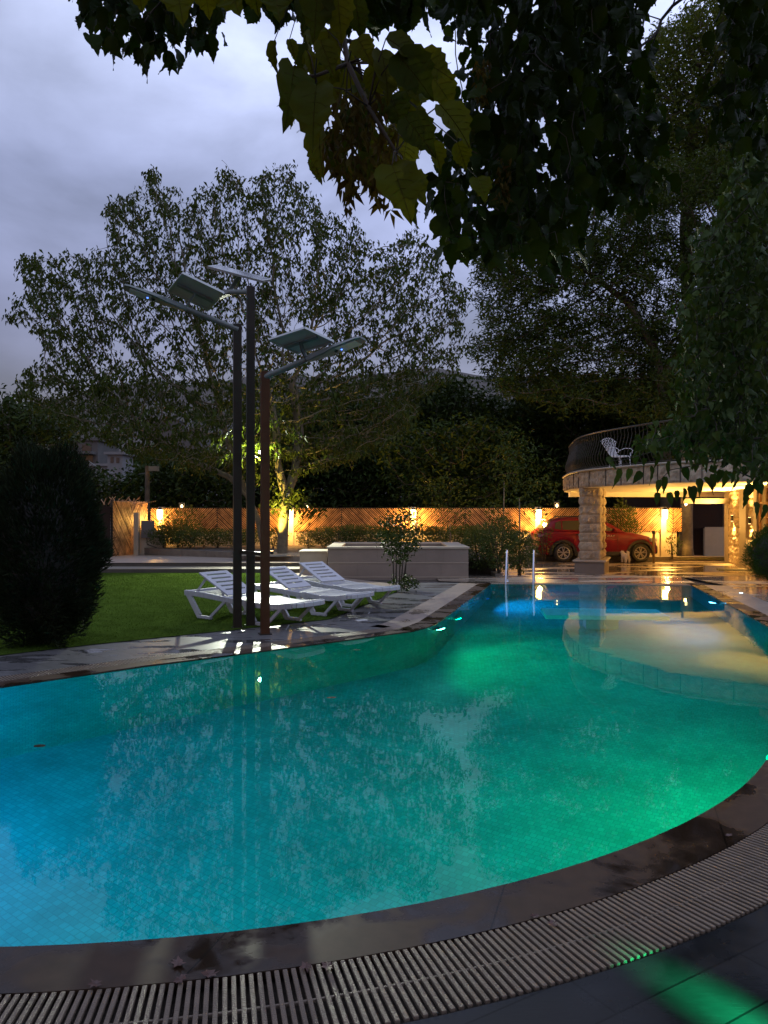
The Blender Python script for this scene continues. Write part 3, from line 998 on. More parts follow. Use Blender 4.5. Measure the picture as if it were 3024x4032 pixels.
# left gate of slanting boards
ga = GT_(441, 2190); gb = P(577, 2185, 27.2)
gt = empty('wooden_gate', (ga.x, ga.y, 0.05))
gd = Vector((gb.x - ga.x, gb.y - ga.y, 0)); gl = gd.length; ang = math.atan2(gd.y, gd.x)
gt.rotation_euler = (0, 0, ang)
stick_panel(0.0, gl * .5, 0.02, 1.80, -1, gt, 91, pitch=.10, name='board_panel')
stick_panel(gl * .5, gl, 0.02, 1.80, 1, gt, 92, pitch=.10, name='board_panel')
mb = MB(); mb.box((gl / 2, .03, .91), (gl, .02, 1.8)); mb.build('backing', M_backing, gt)
mb = MB(); mb.box((0, 0, .92), (.05, .06, 1.86)); mb.build('gate_frame', M_frame, gt)
tag(gt, 'tall gate of slanting brown boards beside the dark conifer shrub', 'gate')
gt2 = empty('wooden_side_panel', (ga.x - .03, ga.y - .05, 0.05), math.radians(200))
stick_panel(0.0, 1.6, 0.02, 1.64, 1, gt2, 93, pitch=.10, name='board_panel')
mb = MB(); mb.box((.8, .03, .82), (1.6, .02, 1.64)); mb.build('backing', M_backing, gt2)
tag(gt2, 'side panel of slanting boards partly hidden by the dark conifer shrub', 'fence panel')
# palm thatch stubs above the gate
mb = MB()
for i in range(26):
    x = rng.uniform(-.4, .9); mb.bar((x, .1, .0), (x + rng.normal() * .2, .2, rng.uniform(.08, .30)), .018, .018)
o = mb.build('dry_branch_pile', M_bamboo); o.location = P(440, 1975, 26.0); o.location.z = 1.75
tag(o, 'dry sticks poking up behind the gate top at left', 'branches')
gp_ = empty('electric_cabinet', GT_(548, 2184))
gp_.location.y -= .25
p0 = gp_.location
mb = MB(); mb.box((0, 0, .62), (.15, .2, 1.6)); mb.build('post', M_plaster, gp_)
mb = MB(); mb.box((.45, .25, .35), (.85, .12, .96)); mb.build('wall', M_plaster, gp_)
mb = MB(); mb.box((.33, .12, .86), (.40, .16, .58)); mb.build('door', M_whitewall, gp_, bevel=.01)
mb = MB(); mb.tube([(.3, .1, .6), (.32, .1, .35), (.45, .12, .3), (.62, .12, .25)], .012, 6); mb.build('cable', M_black, gp_)
tag(gp_, 'cream meter cabinet with a square door beside the leftmost lantern', 'cabinet')

# ================================================================ stone basin
sb = empty('stone_planter_box', (0, 0, 0))
bx0, bx1, by0, by1, bt = -1.28, 1.92, 17.5, 20.3, 0.665
mb = MB(); mb.prism([(bx0, by0), (bx1, by0), (bx1, by0 + .28), (bx0, by0 + .28)], -.3, bt)
mb.prism([(bx0, by1 - .28), (bx1, by1 - .28), (bx1, by1), (bx0, by1)], -.3, bt)
mb.prism([(bx0, by0 + .28), (bx0 + .28, by0 + .28), (bx0 + .28, by1 - .28), (bx0, by1 - .28)], -.3, bt)
mb.prism([(bx1 - .42, by0 + .28), (bx1, by0 + .28), (bx1, by1 - .28), (bx1 - .42, by1 - .28)], -.3, bt)
mb.build('wall', M_boxstone, sb)
mb = MB()
for z in (0.02, 0.345): mb.box(((bx0 + bx1) / 2, by0 - .002, z), (bx1 - bx0 + .01, .014, .018))
mb.build('course_line', M_capstone, sb)
mb = MB()
for z, xs_ in ((.5, (-.15, .95, 1.35)), (.18, (-.6, .35, 1.3)), (-.1, (0.1, 1.2))):
    for x in xs_:
        mb = MB(); mb.box((x, by0 - .001, z), (.006, .008, .31)); mb.build('joint_line', M_step, sb)
mb = MB(); e_ = .025
for (x0, x1, y0, y1) in ((bx0 - e_, bx1 + e_, by0 - e_, by0 + .29), (bx0 - e_, bx1 + e_, by1 - .29, by1 + e_), (bx0 - e_, bx0 + .29, by0 + .29, by1 - .29), (bx1 - .43, bx1 + e_, by0 + .29, by1 - .29)):
    mb.box(((x0 + x1) / 2, (y0 + y1) / 2, bt + .02), (x1 - x0, y1 - y0, .04))
mb.build('cap', M_capstone, sb)
mb = MB(); mb.box(((bx0 + bx1) / 2, (by0 + by1) / 2, .42), (bx1 - bx0 - .5, by1 - by0 - .5, .04)); mb.build('basin_floor', M_capstone, sb)
tag(sb, 'large rectangular limestone planter box with an open top beyond the loungers', 'planter box')
sb2 = empty('small_stone_box', (0, 0, 0))
mb = MB(); mb.box((-1.70, 19.0, .2), (.66, 1.0, .66)); mb.build('wall', M_capstone, sb2)
mb = MB(); mb.box((-1.70, 19.0, .545), (.70, 1.04, .03)); mb.build('cap', M_capstone, sb2)
mb = MB(); mb.box((-1.70, 18.497, .22), (.66, .006, .008)); mb.build('joint_line', M_step, sb2)
tag(sb2, 'small pale stone box at the left end of the large planter box', 'stone box')

# ================================================================ house with balcony
house = empty('villa', (0, 0, 0))
ZS = 2.20; ZC = 2.66
fas = [(6.55, 27.0), (6.0, 25.6), (5.70, 24.0), (5.49, 22.6), (5.47, 21.6), (5.60, 20.6), (5.90, 19.6), (6.28, 18.55), (6.62, 17.75), (7.07, 17.2), (7.75, 16.75), (8.5, 16.35), (9.6, 15.9), (12.0, 15.0), (15, 14.0)]
def smooth_pl(pl, k=5):
    out_ = []
    n = len(pl)
    for i in range(n - 1):
        p0, p1, p2, p3 = pl[max(0, i - 1)], pl[i], pl[i + 1], pl[min(n - 1, i + 2)]
        for j in range(k):
            t = j / k
            out_.append(tuple(0.5 * ((2 * p1[a]) + (-p0[a] + p2[a]) * t + (2 * p0[a] - 5 * p1[a] + 4 * p2[a] - p3[a]) * t * t + (-p0[a] + 3 * p1[a] - 3 * p2[a] + p3[a]) * t ** 3) for a in (0, 1)))
    out_.append(pl[-1])
    return out_
fs_ = smooth_pl(fas, 5)
def resample(pl, step):
    o = [pl[0]]; acc = 0; last = pl[0]
    for p in pl[1:]:
        L = math.hypot(p[0] - last[0], p[1] - last[1])
        while acc + L >= step:
            t = (step - acc) / L
            last = (last[0] + (p[0] - last[0]) * t, last[1] + (p[1] - last[1]) * t)
            o.append(last); L = math.hypot(p[0] - last[0], p[1] - last[1]); acc = 0
        acc += L; last = p
    return o
fr = resample(fs_, 0.05)
def toff(pl, d):   # outward = right of travel (travelling from back-left to front: outward is west/front)
    return offset(pl, d if offset([(0, 0), (0, -1)], 1)[0][0] < 0 else -d)
# rock-face fascia: displaced grid with joints
mb = MB(); rows = 8; nF = len(fr)
onorm = toff(fr, 1.0)
jr = random.Random(5)
joints = []; k = 6
while k < nF: joints.append(k); k += jr.choice([10, 13, 16, 17])
jl = set(joints)
noise = np.random.default_rng(3).normal(size=(nF, rows + 1))
noise = (noise + np.roll(noise, 1, 0) + np.roll(noise, 1, 1) + np.roll(noise, -1, 0)) / 2
for i in range(nF):
    nx, ny = onorm[i][0] - fr[i][0], onorm[i][1] - fr[i][1]
    for j in range(rows + 1):
        dd = 0.02 + 0.012 * noise[i, j]
        if j in (0, rows) or i in jl: dd = 0.0
        z = ZS - 0.03 + (ZC - 0.05 - ZS + 0.03) * j / rows
        mb.v.append((fr[i][0] + nx * dd, fr[i][1] + ny * dd, z))
for i in range(nF - 1):
    for j in range(rows):
        a = i * (rows + 1) + j
        mb.f.append((a, a + rows + 1, a + rows + 2, a + 1))
slab = mb.build('balcony_fascia', M_rust, house)
mb = MB()
for i in joints:
    nx, ny = onorm[i][0] - fr[i][0], onorm[i][1] - fr[i][1]
    mb.box((fr[i][0] + nx * .006, fr[i][1] + ny * .006, (ZS + ZC - .08) / 2), (.03, .009, ZC - ZS - .03), rz=math.atan2(ny, nx))
jo = mb.build('joint_line', M_backing, slab); jo['kind'] = 'stuff'
poly = fr + [(15, 27.0)]
mb = MB(); mb.prism(toff(fr, -.22) + [(15, 26.9)], ZS, ZC - .06)
mb.build('soffit', M_soffit, house)
# downstand lip of the fascia seen from beneath
lip_a = toff(fr, -.005); lip_b = toff(fr, -.215)
mb = MB(); nL = len(fr)
vs = [(p[0], p[1], ZS - .03) for p in lip_a] + [(p[0], p[1], ZS - .03) for p in lip_b] + [(p[0], p[1], ZC - .07) for p in lip_b]
mb.add(vs, [(i, nL + i, nL + i + 1, i + 1) for i in range(nL - 1)] + [(nL + i, 2 * nL + i, 2 * nL + i + 1, nL + i + 1) for i in range(nL - 1)])
mb.build('fascia_lip', M_soffit, house)
# rounded cap
cap = toff(fr, .045)
mb = MB(); ns_ = 7
ci = toff(fr, -.35)
for i in range(nL):
    nx, ny = onorm[i][0] - fr[i][0], onorm[i][1] - fr[i][1]
    for j in range(ns_):
        an = -PI / 2 + PI * j / (ns_ - 1)
        mb.v.append((fr[i][0] + nx * (.035 + .028 * math.cos(an)), fr[i][1] + ny * (.035 + .028 * math.cos(an)), ZC - .028 + .028 * math.sin(an)))
    mb.v.append((ci[i][0], ci[i][1], ZC)); mb.v.append((fr[i][0], fr[i][1], ZC - .056))
w_ = ns_ + 2
for i in range(nL - 1):
    for j in range(ns_):
        a = i * w_ + j; mb.f.append((a, a + w_, a + w_ + 1, a + 1))
    a = i * w_; b = i * w_ + ns_ + 1
    mb.f.append((b, b + w_, a + w_, a))
mb.build('balcony_cap', M_capstone, house, smooth=True)
mb = MB(); mb.prism(toff(fr, -.3) + [(15, 26.9)], ZC - .05, ZC - .004); mb.build('balcony_floor', M_capstone, house)
mb = MB(); mb.box((10.8, 27.02, 2.13), (8.6, .16, .20)); mb.build('back_beam', M_soffit, house)

def rock_face(mb, org, u, v, nrm, w, h, relief=.03, nx=12, ny=7, seed=0):
    r = np.random.default_rng(seed)
    N_ = r.normal(size=(nx + 1, ny + 1)); N_ = (N_ + np.roll(N_, 1, 0) + np.roll(N_, 1, 1) + np.roll(N_, -1, 1)) / 2
    base = len(mb.v)
    for i in range(nx + 1):
        for j in range(ny + 1):
            s = i / nx; t = j / ny
            e = min(1, min(s, 1 - s) * nx / 1.6, min(t, 1 - t) * ny / 1.4)
            d = relief * e * (1 + .35 * N_[i, j])
            p = org + u * (w * s) + v * (h * t) + nrm * d
            mb.v.append(tuple(p))
    for i in range(nx):
        for j in range(ny):
            a = base + i * (ny + 1) + j
            mb.f.append((a, a + ny + 1, a + ny + 2, a + 1))
hu = Vector((.94, -.34, 0)).normalized(); hv = Vector((.34, .94, 0)).normalized(); hz = Vector((0, 0, 1))
def stone_pillar(c0, w, d, z0, z1, n, seed, relief=.035):
    """c0 = front-left corner"""
    mb = MB(); h = (z1 - z0) / n
    for k in range(n):
        o = Vector((c0.x, c0.y, z0 + k * h))
        g_ = 0.004
        rock_face(mb, o, hu, hz, -hv, w, h - g_, relief, 12, 6, seed + k * 4)
        rock_face(mb, o + hu * w, hv, hz, hu, d, h - g_, relief, 12, 6, seed + k * 4 + 1)
        rock_face(mb, o + hv * d, -hv, hz, -hu, d, h - g_, relief, 12, 6, seed + k * 4 + 2)
        rock_face(mb, o + hv * d + hu * w, -hu, hz, hv, w, h - g_, relief, 12, 6, seed + k * 4 + 3)
    return mb.build('stone_pillar', M_rust, house, smooth=False)
c1 = P(2283, 2016, 21.35); c1.z = 0
stone_pillar(c1, .55, .55, .18, 2.18, 8, 10)
c2 = c1 + hv * 1.0 + hu * .02
stone_pillar(c2, .55, .45, .18, 2.18, 8, 60)
pc = c1 + hu * .275 + hv * .72
rz = math.atan2(hu.y, hu.x)
mb = MB(); mb.box((pc.x, pc.y, -.04), (.80, 1.85, .36), rz); mb.build('pillar_plinth', M_boxstone, house, bevel=.008)
mb = MB(); mb.box((pc.x, pc.y, .15), (.90, 1.95, .055), rz); mb.build('plinth_cap', M_capstone, house, bevel=.02)

# house wall on the right
def hx(Y): return 11.5 - .2256 * (25.6 - Y)
wd = Vector((-.2201, -.9755, 0)); wn_ = Vector((-.9755, .2201, 0))     # along wall toward the camera, outward normal
mb = MB()
def wall_block(Y0, Y1, proud, name, m, rock=False, z0=-.2, z1=2.2, seed=0):
    mb = MB()
    a = Vector((hx(Y0), Y0, 0)); b = Vector((hx(Y1), Y1, 0)); L = (b - a).length
    c = (a + b) / 2 + wn_ * (proud / 2 - .2)
    mb.box((c.x, c.y, (z0 + z1) / 2), (.4 + proud, L, z1 - z0), rz=math.atan2(wd.y, wd.x) - PI / 2)
    if rock:
        nr = 8; h = (z1 - z0) / nr
        for k in range(nr):
            o = a + wn_ * (proud + .002) + Vector((0, 0, z0 + k * h))
            cuts = [0, .5, 1] if k % 2 else [0, .28, .78, 1]
            for q in range(len(cuts) - 1):
                rock_face(mb, o + wd * L * cuts[q], wd, hz, wn_, L * (cuts[q + 1] - cuts[q]), h - .004, .035, 14, 8, seed + k * 7 + q)
    return mb.build(name, m, house)
wall_block(26.3, 25.65, .02, 'door_jamb', M_boxstone)
wall_block(25.62, 23.75, .0, 'rock_wall', M_rust, True, seed=200)
wall_block(23.75, 22.95, .10, 'wall_pier', M_boxstone)
wall_block(22.95, 22.1, .0, 'rock_wall', M_rust, True, seed=300)
wall_block(22.1, 21.7, .10, 'wall_pier', M_boxstone)
wall_block(21.7, 14.5, .0, 'wall', M_plaster)
# glazed door with shelves further right
mb = MB()
for Y in (21.6, 20.9, 20.2): 
    p = Vector((hx(Y), Y, 0)) + wn_ * .02; mb.box((p.x, p.y, 1.0), (.07, .07, 2.3))
dr = mb.build('glazed_door_frame', M_bamboo, house)
mb = MB()
for z in (.4, .9, 1.35, 1.75):
    a = Vector((hx(21.6), 21.6, z)) + wn_ * .02; b = Vector((hx(20.2), 20.2, z)) + wn_ * .02
    mb.bar(a, b, .05, .035)
mb.build('rail', M_bamboo, dr)
# lintel and back rooms
mb = MB(); a = Vector((9.85, 25.4, 1.86)); b = Vector((11.6, 25.5, 1.86)); mb.bar(a, b, .2, .17); mb.build('lintel', M_boxstone, house)
mb = MB(); mb.box((11.6, 25.55, 1.0), (.16, .3, 2.35)); mb.build('door_jamb', M_boxstone, house)
pw = empty('partition_wall', (0, 0, 0))
a = P(2772, 2016, 29.5); b = P(2860, 2016, 29.5)
mb = MB(); mb.box(((a.x + b.x) / 2 + .6, 29.5, .35), (b.x - a.x + 1.2, .15, 1.15)); mb.box((b.x + .2, 29.52, .9), (.6, .15, 2.1)); mb.build('wall', M_plaster, pw)
mb = MB(); mb.box((a.x + .0, 29.46, 1.35), (1.35, .06, .95)); mb.build('wood_panel', M_backing, pw)
tag(pw, 'unlit plaster wall with a dark wood panel seen through the back opening', 'wall')
mb = MB(); mb.box((12.4, 30.2, 1.0), (6, .1, 3.0)); o = mb.build('back_shed_wall', M_backing); tag(o, 'dark board wall at the very back beyond the house opening', 'wall')
# upper floor
mb = MB(); mb.box((14.6, 20.6, 4.1), (4.0, 12, 2.9), rz=rz * .6); mb.build('upper_wall', M_plaster, house)
mb = MB(); mb.box((14.4, 20.6, 5.6), (4.8, 13, .2), rz=rz * .6); mb.build('roof', M_redsmall, house)
tag(house, 'stone villa with a curved balcony on a split face pillar over the driveway', 'house')

# sconces: up and down light on the rock wall
def sconce(Y, z, label, pw_):
    p = Vector((hx(Y), Y, z)) + wn_ * .10
    t = empty('wall_sconce', p)
    mb = MB(); mb.lathe([(.04, -.09), (.045, -.08), (.045, .08), (.04, .09)], n=12); mb.build('body', M_black, t, smooth=True)
    mb = MB(); mb.lathe([(.034, .091), (.034, .096)], n=12); mb.lathe([(.034, -.096), (.034, -.091)], n=12); mb.build('bulb', M_warmS, t)
    spot_light('sconce_up_light', (-.14, .03, .10), (-.75, .1, .9), pw_, (1, .56, .13), 150, .9, .03, t)
    spot_light('sconce_down_light', (0, 0, -.11), (0, 0, -1), pw_ * .35, (1, .56, .13), 100, .9, .03, t)
    tag(t, label, 'wall sconce', 'up and down sconces on the villa wall')
sconce(24.75, 1.30, 'lit up and down sconce on the rock wall left of the smooth pier', 1050)
sconce(22.5, 1.25, 'lit up and down sconce on the rock wall right of the smooth pier', 1050)
sconce(19.0, 1.6, 'lit sconce further along the villa wall behind the ball shrub', 800)

# railing with belly balusters
rl = empty('balcony_railing', (0, 0, 0), parent=house)
rpath = resample(toff(fr, -.10), 0.145)
ZR = ZC + 0.98
tp = toff(resample(fs_, .25), -.16)
mb = MB(); mb.tube([(p[0], p[1], ZR) for p in tp], .022, 8); mb.build('handrail', M_iron, rl)
mb = MB(); mb.tube([(p[0], p[1], ZC + .05) for p in tp], .012, 6); mb.build('bottom_rail', M_iron, rl)
rp2 = toff(rpath, 1.0)
rp2 = [(b[0] - a[0], b[1] - a[1]) for a, b in zip(rpath, rp2)]
prof = [(-.06, .05), (.0, .10), (.06, .22), (.06, .34), (.01, .50), (-.04, .66), (-.07, .80), (-.05, .90), (-.06, .98)]
for i in range(min(98, len(rpath))):
    mb = MB()
    mb.tube([(rpath[i][0] + rp2[i][0] * d, rpath[i][1] + rp2[i][1] * d, ZC + z) for d, z in prof], .0085, 5)
    mb.build('baluster', M_iron, rl)

# things in the house area
cbx = empty('ceiling_mat', (0, 0, 0)); bpy.data.objects.remove(cbx)
a = G(2873, 2246, -.2); 
mb = MB(); mb.box((a.x + .25, a.y + .2, -.188), (.95, .45, .02), rz=-.25); o = mb.build('door_mat', M_black, bevel=.005)
tag(o, 'black door mat lying on the wet paving by the villa wall', 'door mat')

# ================================================================ lamp posts
def lamp_post(px0, px1, pyt, pyb, label, mat_, D=None, rz=math.radians(17)):
    if D is None: D = CAMH * F / (pyb - 2016)
    cx = ((px0 + px1) / 2 - 1512) / F * D
    zt = CAMH + (2016 - pyt) / F * D
    t = empty('solar_lamp_post', (cx, D, 0), 0)
    mb = MB(); mb.box((0, 0, zt / 2), (.104, .104, zt), rz); mb.build('post', mat_, t, bevel=.004)
    mb = MB(); mb.box((0, 0, .006), (.15, .15, .012), rz); mb.build('base_plate', M_pole, t)
    tag(t, label, 'lamp post', 'solar lamp posts standing together at the pool edge')
    return t, D, zt
def lamp_head(t, top, arm_mid, tip, panel, w=.27, led=True):
    """top, arm_mid, tip and panel corners are world points"""
    o = t.location
    top, arm_mid, tip = Vector(top) - o, Vector(arm_mid) - o, Vector(tip) - o
    pn = [Vector(p) - o for p in panel]
    mb = MB(); mb.tube([top, arm_mid], .036, 12); mb.tube([top - (arm_mid - top).normalized() * .05, top + (arm_mid - top).normalized() * .06], .042, 12)
    mb.build('arm', M_lampgrey, t, smooth=False)
    ax = (tip - arm_mid); L = ax.length; ax.normalize()
    side = ax.cross(Vector((0, 0, 1))).normalized(); up = side.cross(ax).normalized()
    st = [(0, .06, .06), (.10, .10, .075), (.35, .17, .07), (.55, w, .055), (.92, w, .04), (1.0, w * .7, .03)]
    mb = MB()
    for s, ww, hh in st:
        c = arm_mid + ax * (L * s)
        for a, b in ((-1, -.6), (-.8, -1), (.8, -1), (1, -.6), (.7, 1), (-.7, 1)):
            mb.v.append(tuple(c + side * (a * ww / 2) + up * (b * hh / 2)))
    for i in range(len(st) - 1):
        for k in range(6):
            a = i * 6 + k; b = i * 6 + (k + 1) % 6
            mb.f.append((a, b, b + 6, a + 6))
    mb.f.append(tuple(range(5, -1, -1))); e_ = (len(st) - 1) * 6; mb.f.append(tuple(e_ + k for k in range(6)))
    hd = mb.build('lamp_head', M_lampgrey, t)
    c = arm_mid + ax * (L * .74) - up * .028
    R = Matrix((side, ax, up)).transposed()
    mb = MB(); mb.box(c, (w * .78, L * .34, .012), M=R); mb.build('led_plate', M_lens, hd)
    c2 = arm_mid + ax * (L * .53) - up * .036
    mb = MB(); mb.lathe([(.012, -.012), (.025, 0), (.028, .01)], c2, 10, M=R); mb.build('sensor', M_black, hd)
    c3 = arm_mid + ax * (L * .62) - up * .036
    if led:
        mb = MB(); mb.lathe([(.009, -.005), (.011, .0), (.011, .006)], c3, 10, M=R); mb.build('indicator', M_blue, hd)
    # solar panel
    q = pn
    nr = (q[1] - q[0]).cross(q[3] - q[0]).normalized()
    if nr.z < 0: nr = -nr
    th = .012
    def inset(f):
        c = (q[0] + q[1] + q[2] + q[3]) / 4
        return [c + (p - c) * f for p in q]
    mb = MB(); i_ = inset(.96)
    mb.add([p - nr * th * .2 for p in i_] + [p + nr * th for p in i_], [(0, 3, 2, 1), (4, 5, 6, 7), (0, 1, 5, 4), (1, 2, 6, 5), (2, 3, 7, 6), (3, 0, 4, 7)])
    pb = mb.build('solar_panel', M_panelback, t)
    mb = MB(); mb.add([p + nr * (th + .003) for p in i_], [(0, 1, 2, 3)]); mb.build('cells', M_cell, pb)
    mb = MB()
    for k in range(4):
        mb.bar(q[k], q[(k + 1) % 4], .022, .03, up=nr)
    mb.build('panel_frame', M_panelframe, pb)
    mb = MB()
    m1 = (q[0] + q[3]) / 2; m2 = (q[1] + q[2]) / 2
    mb.bar(m1.lerp(m2, .06) - nr * .025, m1.lerp(m2, .94) - nr * .025, .045, .022, up=nr); mb.build('cross_bar', M_lampgrey, pb)
    pc_ = (q[0] + q[1] + q[2] + q[3]) / 4 - nr * .03
    a0 = arm_mid + ax * (L * .02) + up * .02
    mb = MB(); mb.bar(a0, pc_, .05, .025, up=ax); mb.build('bracket', M_lampgrey, t)
    mb = MB(); mb.tube([pc_ + side * .03, (pc_ + a0) / 2 + side * .07 - up * .02, a0 + side * .03 - up * .05, top.lerp(arm_mid, .5) - up * .04], .006, 5); mb.build('cable', M_black, t)

t1, D1, z1 = lamp_post(918, 951, 1277, 2478, 'left square lamp post with a long tilted lamp head and solar panel over the lawn', M_pole, D=9.95)
lamp_head(t1, (t1.location.x - .03, D1 - .03, z1 - .06), P(735, 1216, D1 - .15), P(488, 1128, D1 - .45),
          [P(720, 1076, D1 - .38), P(880, 1153, D1 - .30), P(822, 1219, D1 + .10), P(664, 1145, D1 + .02)])
t2, D2, z2 = lamp_post(969, 1004, 1130, 2470, 'tallest middle lamp post whose panel is lit green along its edge', M_pole, D=10.15)
lamp_head(t2, (t2.location.x - .03, D2 + .02, z2 - .06), P(905, 1150, D2 + .40), P(800, 1180, D2 + 1.5),
          [P(819, 1052, D2 + .25), P(860, 1047, D2 + .75), P(1068, 1102, D2 + .80), P(1030, 1108, D2 + .30)], led=False)
t3, D3, z3 = lamp_post(1023, 1064, 1463, 2497, 'shortest rust brown lamp post with its lamp head reaching right', M_poleshort)
lamp_head(t3, (t3.location.x + .03, D3 - .02, z3 - .06), P(1204, 1417, D3 - .12), P(1430, 1332, D3 - .40),
          [P(1060, 1338, D3 - .10), P(1201, 1292, D3 - .38), P(1313, 1345, D3 - .32), P(1171, 1390, D3 + .04)])
# small green and cross bars between posts
pa = t1.location + Vector((0.03, 0, 0)); pb_ = t3.location
zb = 1.5 - (2176 - 2016) / F * 9.8
mb = MB(); mb.bar((t1.location.x + .04, D1, zb), (t3.location.x - .02, D3 + .03, zb), .05, .045)
o = mb.build('cross_brace', M_pole); tag(o, 'short steel brace joining the lamp posts at knee height', 'brace')

# ================================================================ sun loungers
def make_lounger():
    """x along length: 0 head end .. 2.0 foot end; y across"""
    t = empty('sun_lounger', (0, 0, 0))
    Wd = .61
    def zt(x):   # seat line: droops from head, dips under knees, curls at the foot
        return .335 + .035 * math.cos((x - .05) * 2.4) * (1 if x < 1.2 else .6) - .03 * math.sin(max(0, x - 1.2) * 3.6)
    # side frames
    mb = MB()
    for sy in (-1, 1):
        xs_ = [i * .1 for i in range(21)]
        for k in range(20):
            a = Vector((xs_[k], sy * Wd / 2, zt(xs_[k]) - .03)); b = Vector((xs_[k + 1], sy * Wd / 2, zt(xs_[k + 1]) - .03))
            mb.bar(a, b, .045, .075)
    # end rails, rounded foot
    mb.bar((0, -Wd / 2, zt(0) - .025), (0, Wd / 2, zt(0) - .025), .06, .05)
    for s in range(6):
        a0 = -PI / 2 + PI * s / 6; a1 = -PI / 2 + PI * (s + 1) / 6
        mb.bar((2.0 + .07 * math.cos(a0), Wd / 2 * math.sin(a0), zt(2) - .028), (2.0 + .07 * math.cos(a1), Wd / 2 * math.sin(a1), zt(2) - .028), .045, .06)
    mb.build('frame', M_white, t, bevel=.008)
    mb = MB()
    x = .72
    while x < 2.0:
        z0, z1 = zt(x), zt(x + .052)
        mb.bar((x + .026, -Wd / 2 + .03, (z0 + z1) / 2 + .001), (x + .026, Wd / 2 - .03, (z0 + z1) / 2 + .001), .050, .014)
        x += .066
    for y in (-.1, .1): 
        for k in range(7, 20):
            mb.bar((k * .1, y, zt(k * .1) - .012), (k * .1 + .1, y, zt(k * .1 + .1) - .012), .02, .014)
    x = .06
    while x < .66:
        mb.bar((x, -Wd / 2 + .03, zt(x) - .03), (x, Wd / 2 - .03, zt(x) - .03), .045, .012)
        x += .085
    mb.build('seat', M_white, t)
    # backrest tilted up from x=.78, toward x=0.1
    hinge = Vector((.80, 0, zt(.8) + .02)); ang_ = math.radians(26); Lb = .64
    bd = Vector((-math.cos(ang_), 0, math.sin(ang_))); bn = Vector((math.sin(ang_), 0, math.cos(ang_)))
    R = Matrix((bd, Vector((0, 1, 0)), bn)).transposed()
    mb = MB(); wb = .52
    sl = [(.0, .12), (.155, .225), (.26, .33), (.365, .435), (.47, .54), (.575, .64)]
    for a, b in sl: mb.box(hinge + bd * ((a + b) / 2), (b - a, wb, .022), M=R)
    for sy in (-1, 1): mb.box(hinge + bd * (Lb / 2) + Vector((0, sy * (wb / 2 - .04), 0)), (Lb - .004, .079, .024), M=R)
    mb.box(hinge + bd * (Lb / 2), (Lb - .006, .02, .018), M=R) if False else None
    mb.build('backrest', M_white, t, bevel=.006)
    mb = MB()
    for sy in (-1, 1): mb.bar(hinge + bd * .52 + Vector((0, sy * .22, -.02)), (.16, sy * .24, zt(.2) - .02), .025, .025)
    mb.build('prop', M_white, t)
    for sy in (-1, 1):
        for x0, x1, x2, x3 in ((.06, .30, .52, .84), (1.18, 1.36, 1.58, 1.86)):
            mb = MB(); y = sy * (Wd / 2 + .005)
            mb.bar((x0, y, zt(x0) - .03), (x1, y, .03), .035, .085)
            mb.bar((x1 - .03, y, .022), (x2 + .03, y, .022), .045, .044)
            mb.bar((x3, y, zt(x3) - .03), (x2, y, .03), .028, .042)
            mb.build('leg', M_white, t, bevel=.005)
    return t
lg0 = make_lounger()
ldir = Vector((.80, -.60, 0))
lab = ['white resin sun lounger nearest the pool, partly behind the lamp posts', 'middle white resin sun lounger between the other two', 'farthest white resin sun lounger beside the stone planter box']
tips = [Vector((-0.86, 9.92, 0)), Vector((-0.22, 10.95, 0)), Vector((0.14, 11.85, 0))]
heads = [Vector((-2.66, 11.25, 0)), Vector((-1.90, 12.15, 0)), Vector((-1.42, 13.35, 0))]
for i in range(3):
    o = lg0 if i == 0 else copy_tree(lg0)
    d = tips[i] - heads[i]
    o.location = heads[i] + Vector((0, 0, .008)); o.rotation_euler = (0, 0, math.atan2(d.y, d.x))
    s = d.length / 2.16
    o.scale = (s, 1, 1)
    tag(o, lab[i], 'sun lounger', 'white sun loungers in a row on the lawn')

# ================================================================ ladder rails
def ladder():
    t = empty('pool_ladder', (0, 0, 0))
    ux, uy = .97, -.24
    base = G(1993, 2297, 0); base2 = G(2100, 2297, 0)
    for k, b in enumerate((base, base2)):
        mb = MB()
        fwd = Vector((-.10, -.42, 0)).normalized()      # toward the water
        r = []
        r.append(b + Vector((-.28 * fwd.x, -.28 * fwd.y, 0)) + Vector((0, 0, 0)))
        back = b - fwd * .36
        pts = [back, back + Vector((0, 0, .45))]
        for a in range(0, 181, 20):
            an = math.radians(a)
            pts.append(back + fwd * (.10 - .10 * math.cos(an)) + Vector((0, 0, .58 + .10 * math.sin(an))))
        pts += [b + fwd * .12 + Vector((0, 0, .1)), b + fwd * .16 + Vector((0, 0, -.3)), b + fwd * .16 + Vector((0, 0, -1.2))]
        mb.tube(pts, .021, 12)
        mb.build('rail', M_chrome, t, smooth=True)
        mb = MB(); mb.lathe([(.045, 0), (.045, .008), (.03, .02)], back, 14); mb.build('flange', M_chrome, t)
    for z in (-.35, -.6, -.85):
        mb = MB(); mb.bar(base + fwd * .16 + Vector((0, 0, z)), base2 + fwd * .16 + Vector((0, 0, z)), .07, .02); mb.build('tread', M_chrome, t)
    tag(t, 'stainless steel pool ladder with two curved handrails at the far left corner', 'pool ladder')
ladder()

